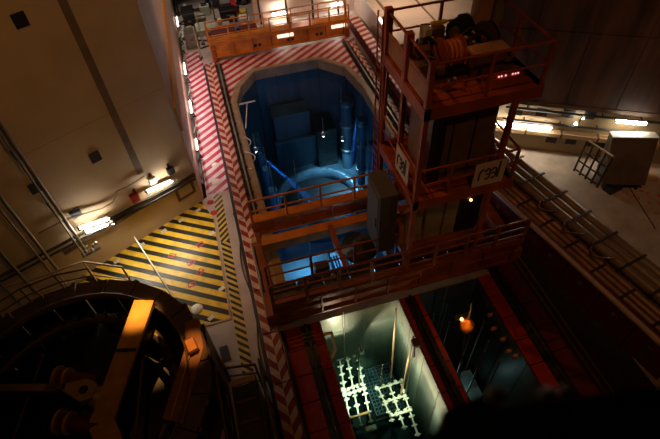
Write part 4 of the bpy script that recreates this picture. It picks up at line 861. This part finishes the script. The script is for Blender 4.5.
# ================================================================ FAR LEFT CLUTTER
cl = [
 ('storage_chest', 'dark maroon chest behind the left end of the far gantry', 'chest', (0.3, 38.2, 2.2, 39.4, 1.3), maroon),
 ('storage_chest', 'maroon crate right of the orange post at far left', 'chest', (2.6, 38.6, 4.0, 39.6, 1.1), maroon),
 ('pallet_box', 'pale greenish crate by the far left floor', 'box', (-.9, 41.0, .8, 42.6, .5), greenw),
 ('blue_crate', 'blue crate behind the far gantry', 'box', (1.9, 39.8, 2.9, 40.8, .8), bluec),
 ('tool_trolley', 'black trolley box at the far left floor', 'trolley', (1.4, 43.0, 2.8, 44.0, .9), black),
 ('white_case', 'white case on the far floor', 'case', (2.9, 41.6, 3.7, 42.3, .7), white),
 ('red_case', 'bright red case on the far floor', 'case', (2.6, 44.0, 3.0, 45.4, .9), redc),
 ('yellow_case', 'small yellow case on the far floor', 'case', (3.2, 43.2, 3.8, 43.8, .5), yellowc),
 ('tan_crate', 'tan crate behind the gantry railing', 'box', (4.3, 38.6, 5.4, 39.4, .9), tanp),
 ('grey_unit', 'grey unit at the foot of the narrow wall at far left', 'unit', (-1.9, 39.2, -.9, 40.4, 1.2), steel),
 ('black_unit', 'black unit beyond the end of the striped walkway', 'unit', (-1.8, 42.5, -.8, 44.2, 1.4), black),
 ('maroon_box', 'long maroon box lying behind the gantry at left', 'box', (-.2, 39.7, 1.6, 40.0, .7), maroon),
 ('orange_case', 'orange case beyond the blue crate', 'case', (3.1, 40.0, 3.6, 40.5, .6), orange),
 ('steel_bin', 'steel bin next to the black unit', 'bin', (-.6, 42.9, .1, 43.3, .8), steel),
 ('tall_locker', 'tall dark locker near the back wall edge', 'locker', (3.3, 46.5, 4.3, 47.4, 2.2), steeldk),
 ('blue_drum_box', 'dark blue box at the foot of the far tray', 'box', (.4, 46.3, 1.4, 47.1, 1.0), bluec),
 ('pink_board', 'pinkish board lying on the far floor', 'board', (.6, 40.2, 1.7, 40.7, .15), pinkw),
]
for nm, lab, cat, (x0, y0, x1, y1, h), mt in cl:
    t_ = thing(nm, lab, cat, ((x0 + x1) / 2, (y0 + y1) / 2, 0))
    MB().box(x0, x1, y0, y1, 0.03, h * .8, .04).build('body', mt, t_); MB().box(x0 - .03, x1 + .03, y0 - .03, y1 + .03, h * .8, h, .04).build('lid', mt, t_)
    MB().box((x0 + x1) / 2 - .15, (x0 + x1) / 2 + .15, y0 - .1, y0 - .03, h * .5, h * .6).build('latch', steel, t_)
crn = random.Random(5)
looks = [('grey', steel), ('pale green', greenw), ('tan', tanp), ('dark', steeldk), ('white', offwhite)]
for i, (x, y) in enumerate([(-1.4, 41.2), (.2, 45.0), (1.2, 41.6), (2.4, 42.9), (-.3, 43.6), (4.6, 39.9), (1.6, 40.3), (-1.5, 46.6), (3.9, 45.8), (2.9, 40.9)]):
    nm, mt = looks[i % 5]; t_ = thing('small_case', nm + ' small case with a lid, ' + ['by the narrow wall', 'under the black tray', 'behind the blue crate', 'near the white case', 'left of the black trolley', 'behind the tan crate', 'right of the blue crate', 'beyond the black tray at left', 'beyond the red case', 'next to the white case corner'][i], 'case', (x, y, 0))
    a = crn.uniform(.2, .45); b = crn.uniform(.2, .4); h = crn.uniform(.3, .9)
    MB().box(x - a, x + a, y - b, y + b, 0.02, h, .04).build('body', mt, t_); MB().box(x - a * .6, x + a * .6, y - b * .6, y + b * .6, h, h + .12, .03).build('lid', looks[(i + 2) % 5][1], t_)
t_ = thing('floor_hose', 'dark hose looping over the far left floor', 'hose', (0, 41, 0)); m = MB(); m.path([(-.9 + 1.3 * math.sin(k * .6), 38.8 + k * .28, .06) for k in range(26)], .06); m.build('hose', steeldk, t_)
t_ = thing('overhead_tray', 'black cable tray crossing over the far left corner', 'cable tray', (0, 45.5, 0))
MB().box(-2.4, 5.5, 45.3, 45.9, 1.6, 1.8).build('tray', black, t_)
for x in (-2.2, 1.5, 5.2): MB().box(x, x + .15, 45.5, 45.65, 0, 1.6).build('leg', steeldk, t_)
for i, (x, y) in enumerate([(-.6, 39.6), (.9, 43.6), (3.4, 39.0), (4.1, 40.6), (-1.0, 37.4)]):
    t_ = thing('standpipe', ['green', 'far', 'near', 'right', 'leftmost'][i] + ' thin standpipe among the far clutter', 'pipe', (x, y, 0)); MB().tube((x, y, 0.02), (x, y, 2.6), .06).build('pipe', [greenw, steel, steel, tanp, greenw][i], t_); MB().box(x - .15, x + .15, y - .15, y + .15, 0.0, .06).build('foot', steeldk, t_)
lamp('clutter_light', 'SPOT', (-1, 42, 12), 800, (.95, .85, .72), .12, (1.2, 41, 0), 75)
for i in range(4):
    t_ = thing('back_pipe', 'dark vertical pipe in front of the back wall', 'pipe', (4.6 + i * 2.3, 40.5, 0), 'pipes in front of the back wall'); x = 4.6 + i * 2.3
    MB().tube((x, 40.5, 0), (x, 40.5, 6), .09).build('pipe', steeldk, t_); MB().box(x - .15, x + .15, 40.4, 41.2, 2.6, 2.7).build('bracket', steeldk, t_)

# ================================================================ FOREGROUND PARAPET NEAR THE CAMERA
fg = thing('crane_parapet', 'out of focus dark parapet edge right in front of the viewpoint', 'parapet', (1.0, .3, 17.3))
MB().prism([(.20, .38), (.33, .46), (.50, .53), (.84, .53), (1.6, .40), (3.0, .1), (3.0, -.5), (.20, -.3)], 17.5, 18.0).build('beam', M('near_black_brown', (0.03, 0.02, 0.013), .6), fg)
MB().prism([(.50, .42), (.55, .585), (.73, .60), (.80, .42)], 17.6, 18.02).build('raised_block', M('near_brown', (0.09, 0.055, 0.025), .6), fg)
MB().ball((.80, .585, 18.0), .045).build('knob', tanp, fg); MB().ball((1.0, .52, 18.0), .04).build('bolt_head', coping, fg); MB().ball((1.08, .51, 18.0), .04).build('bolt_head', coping, fg)
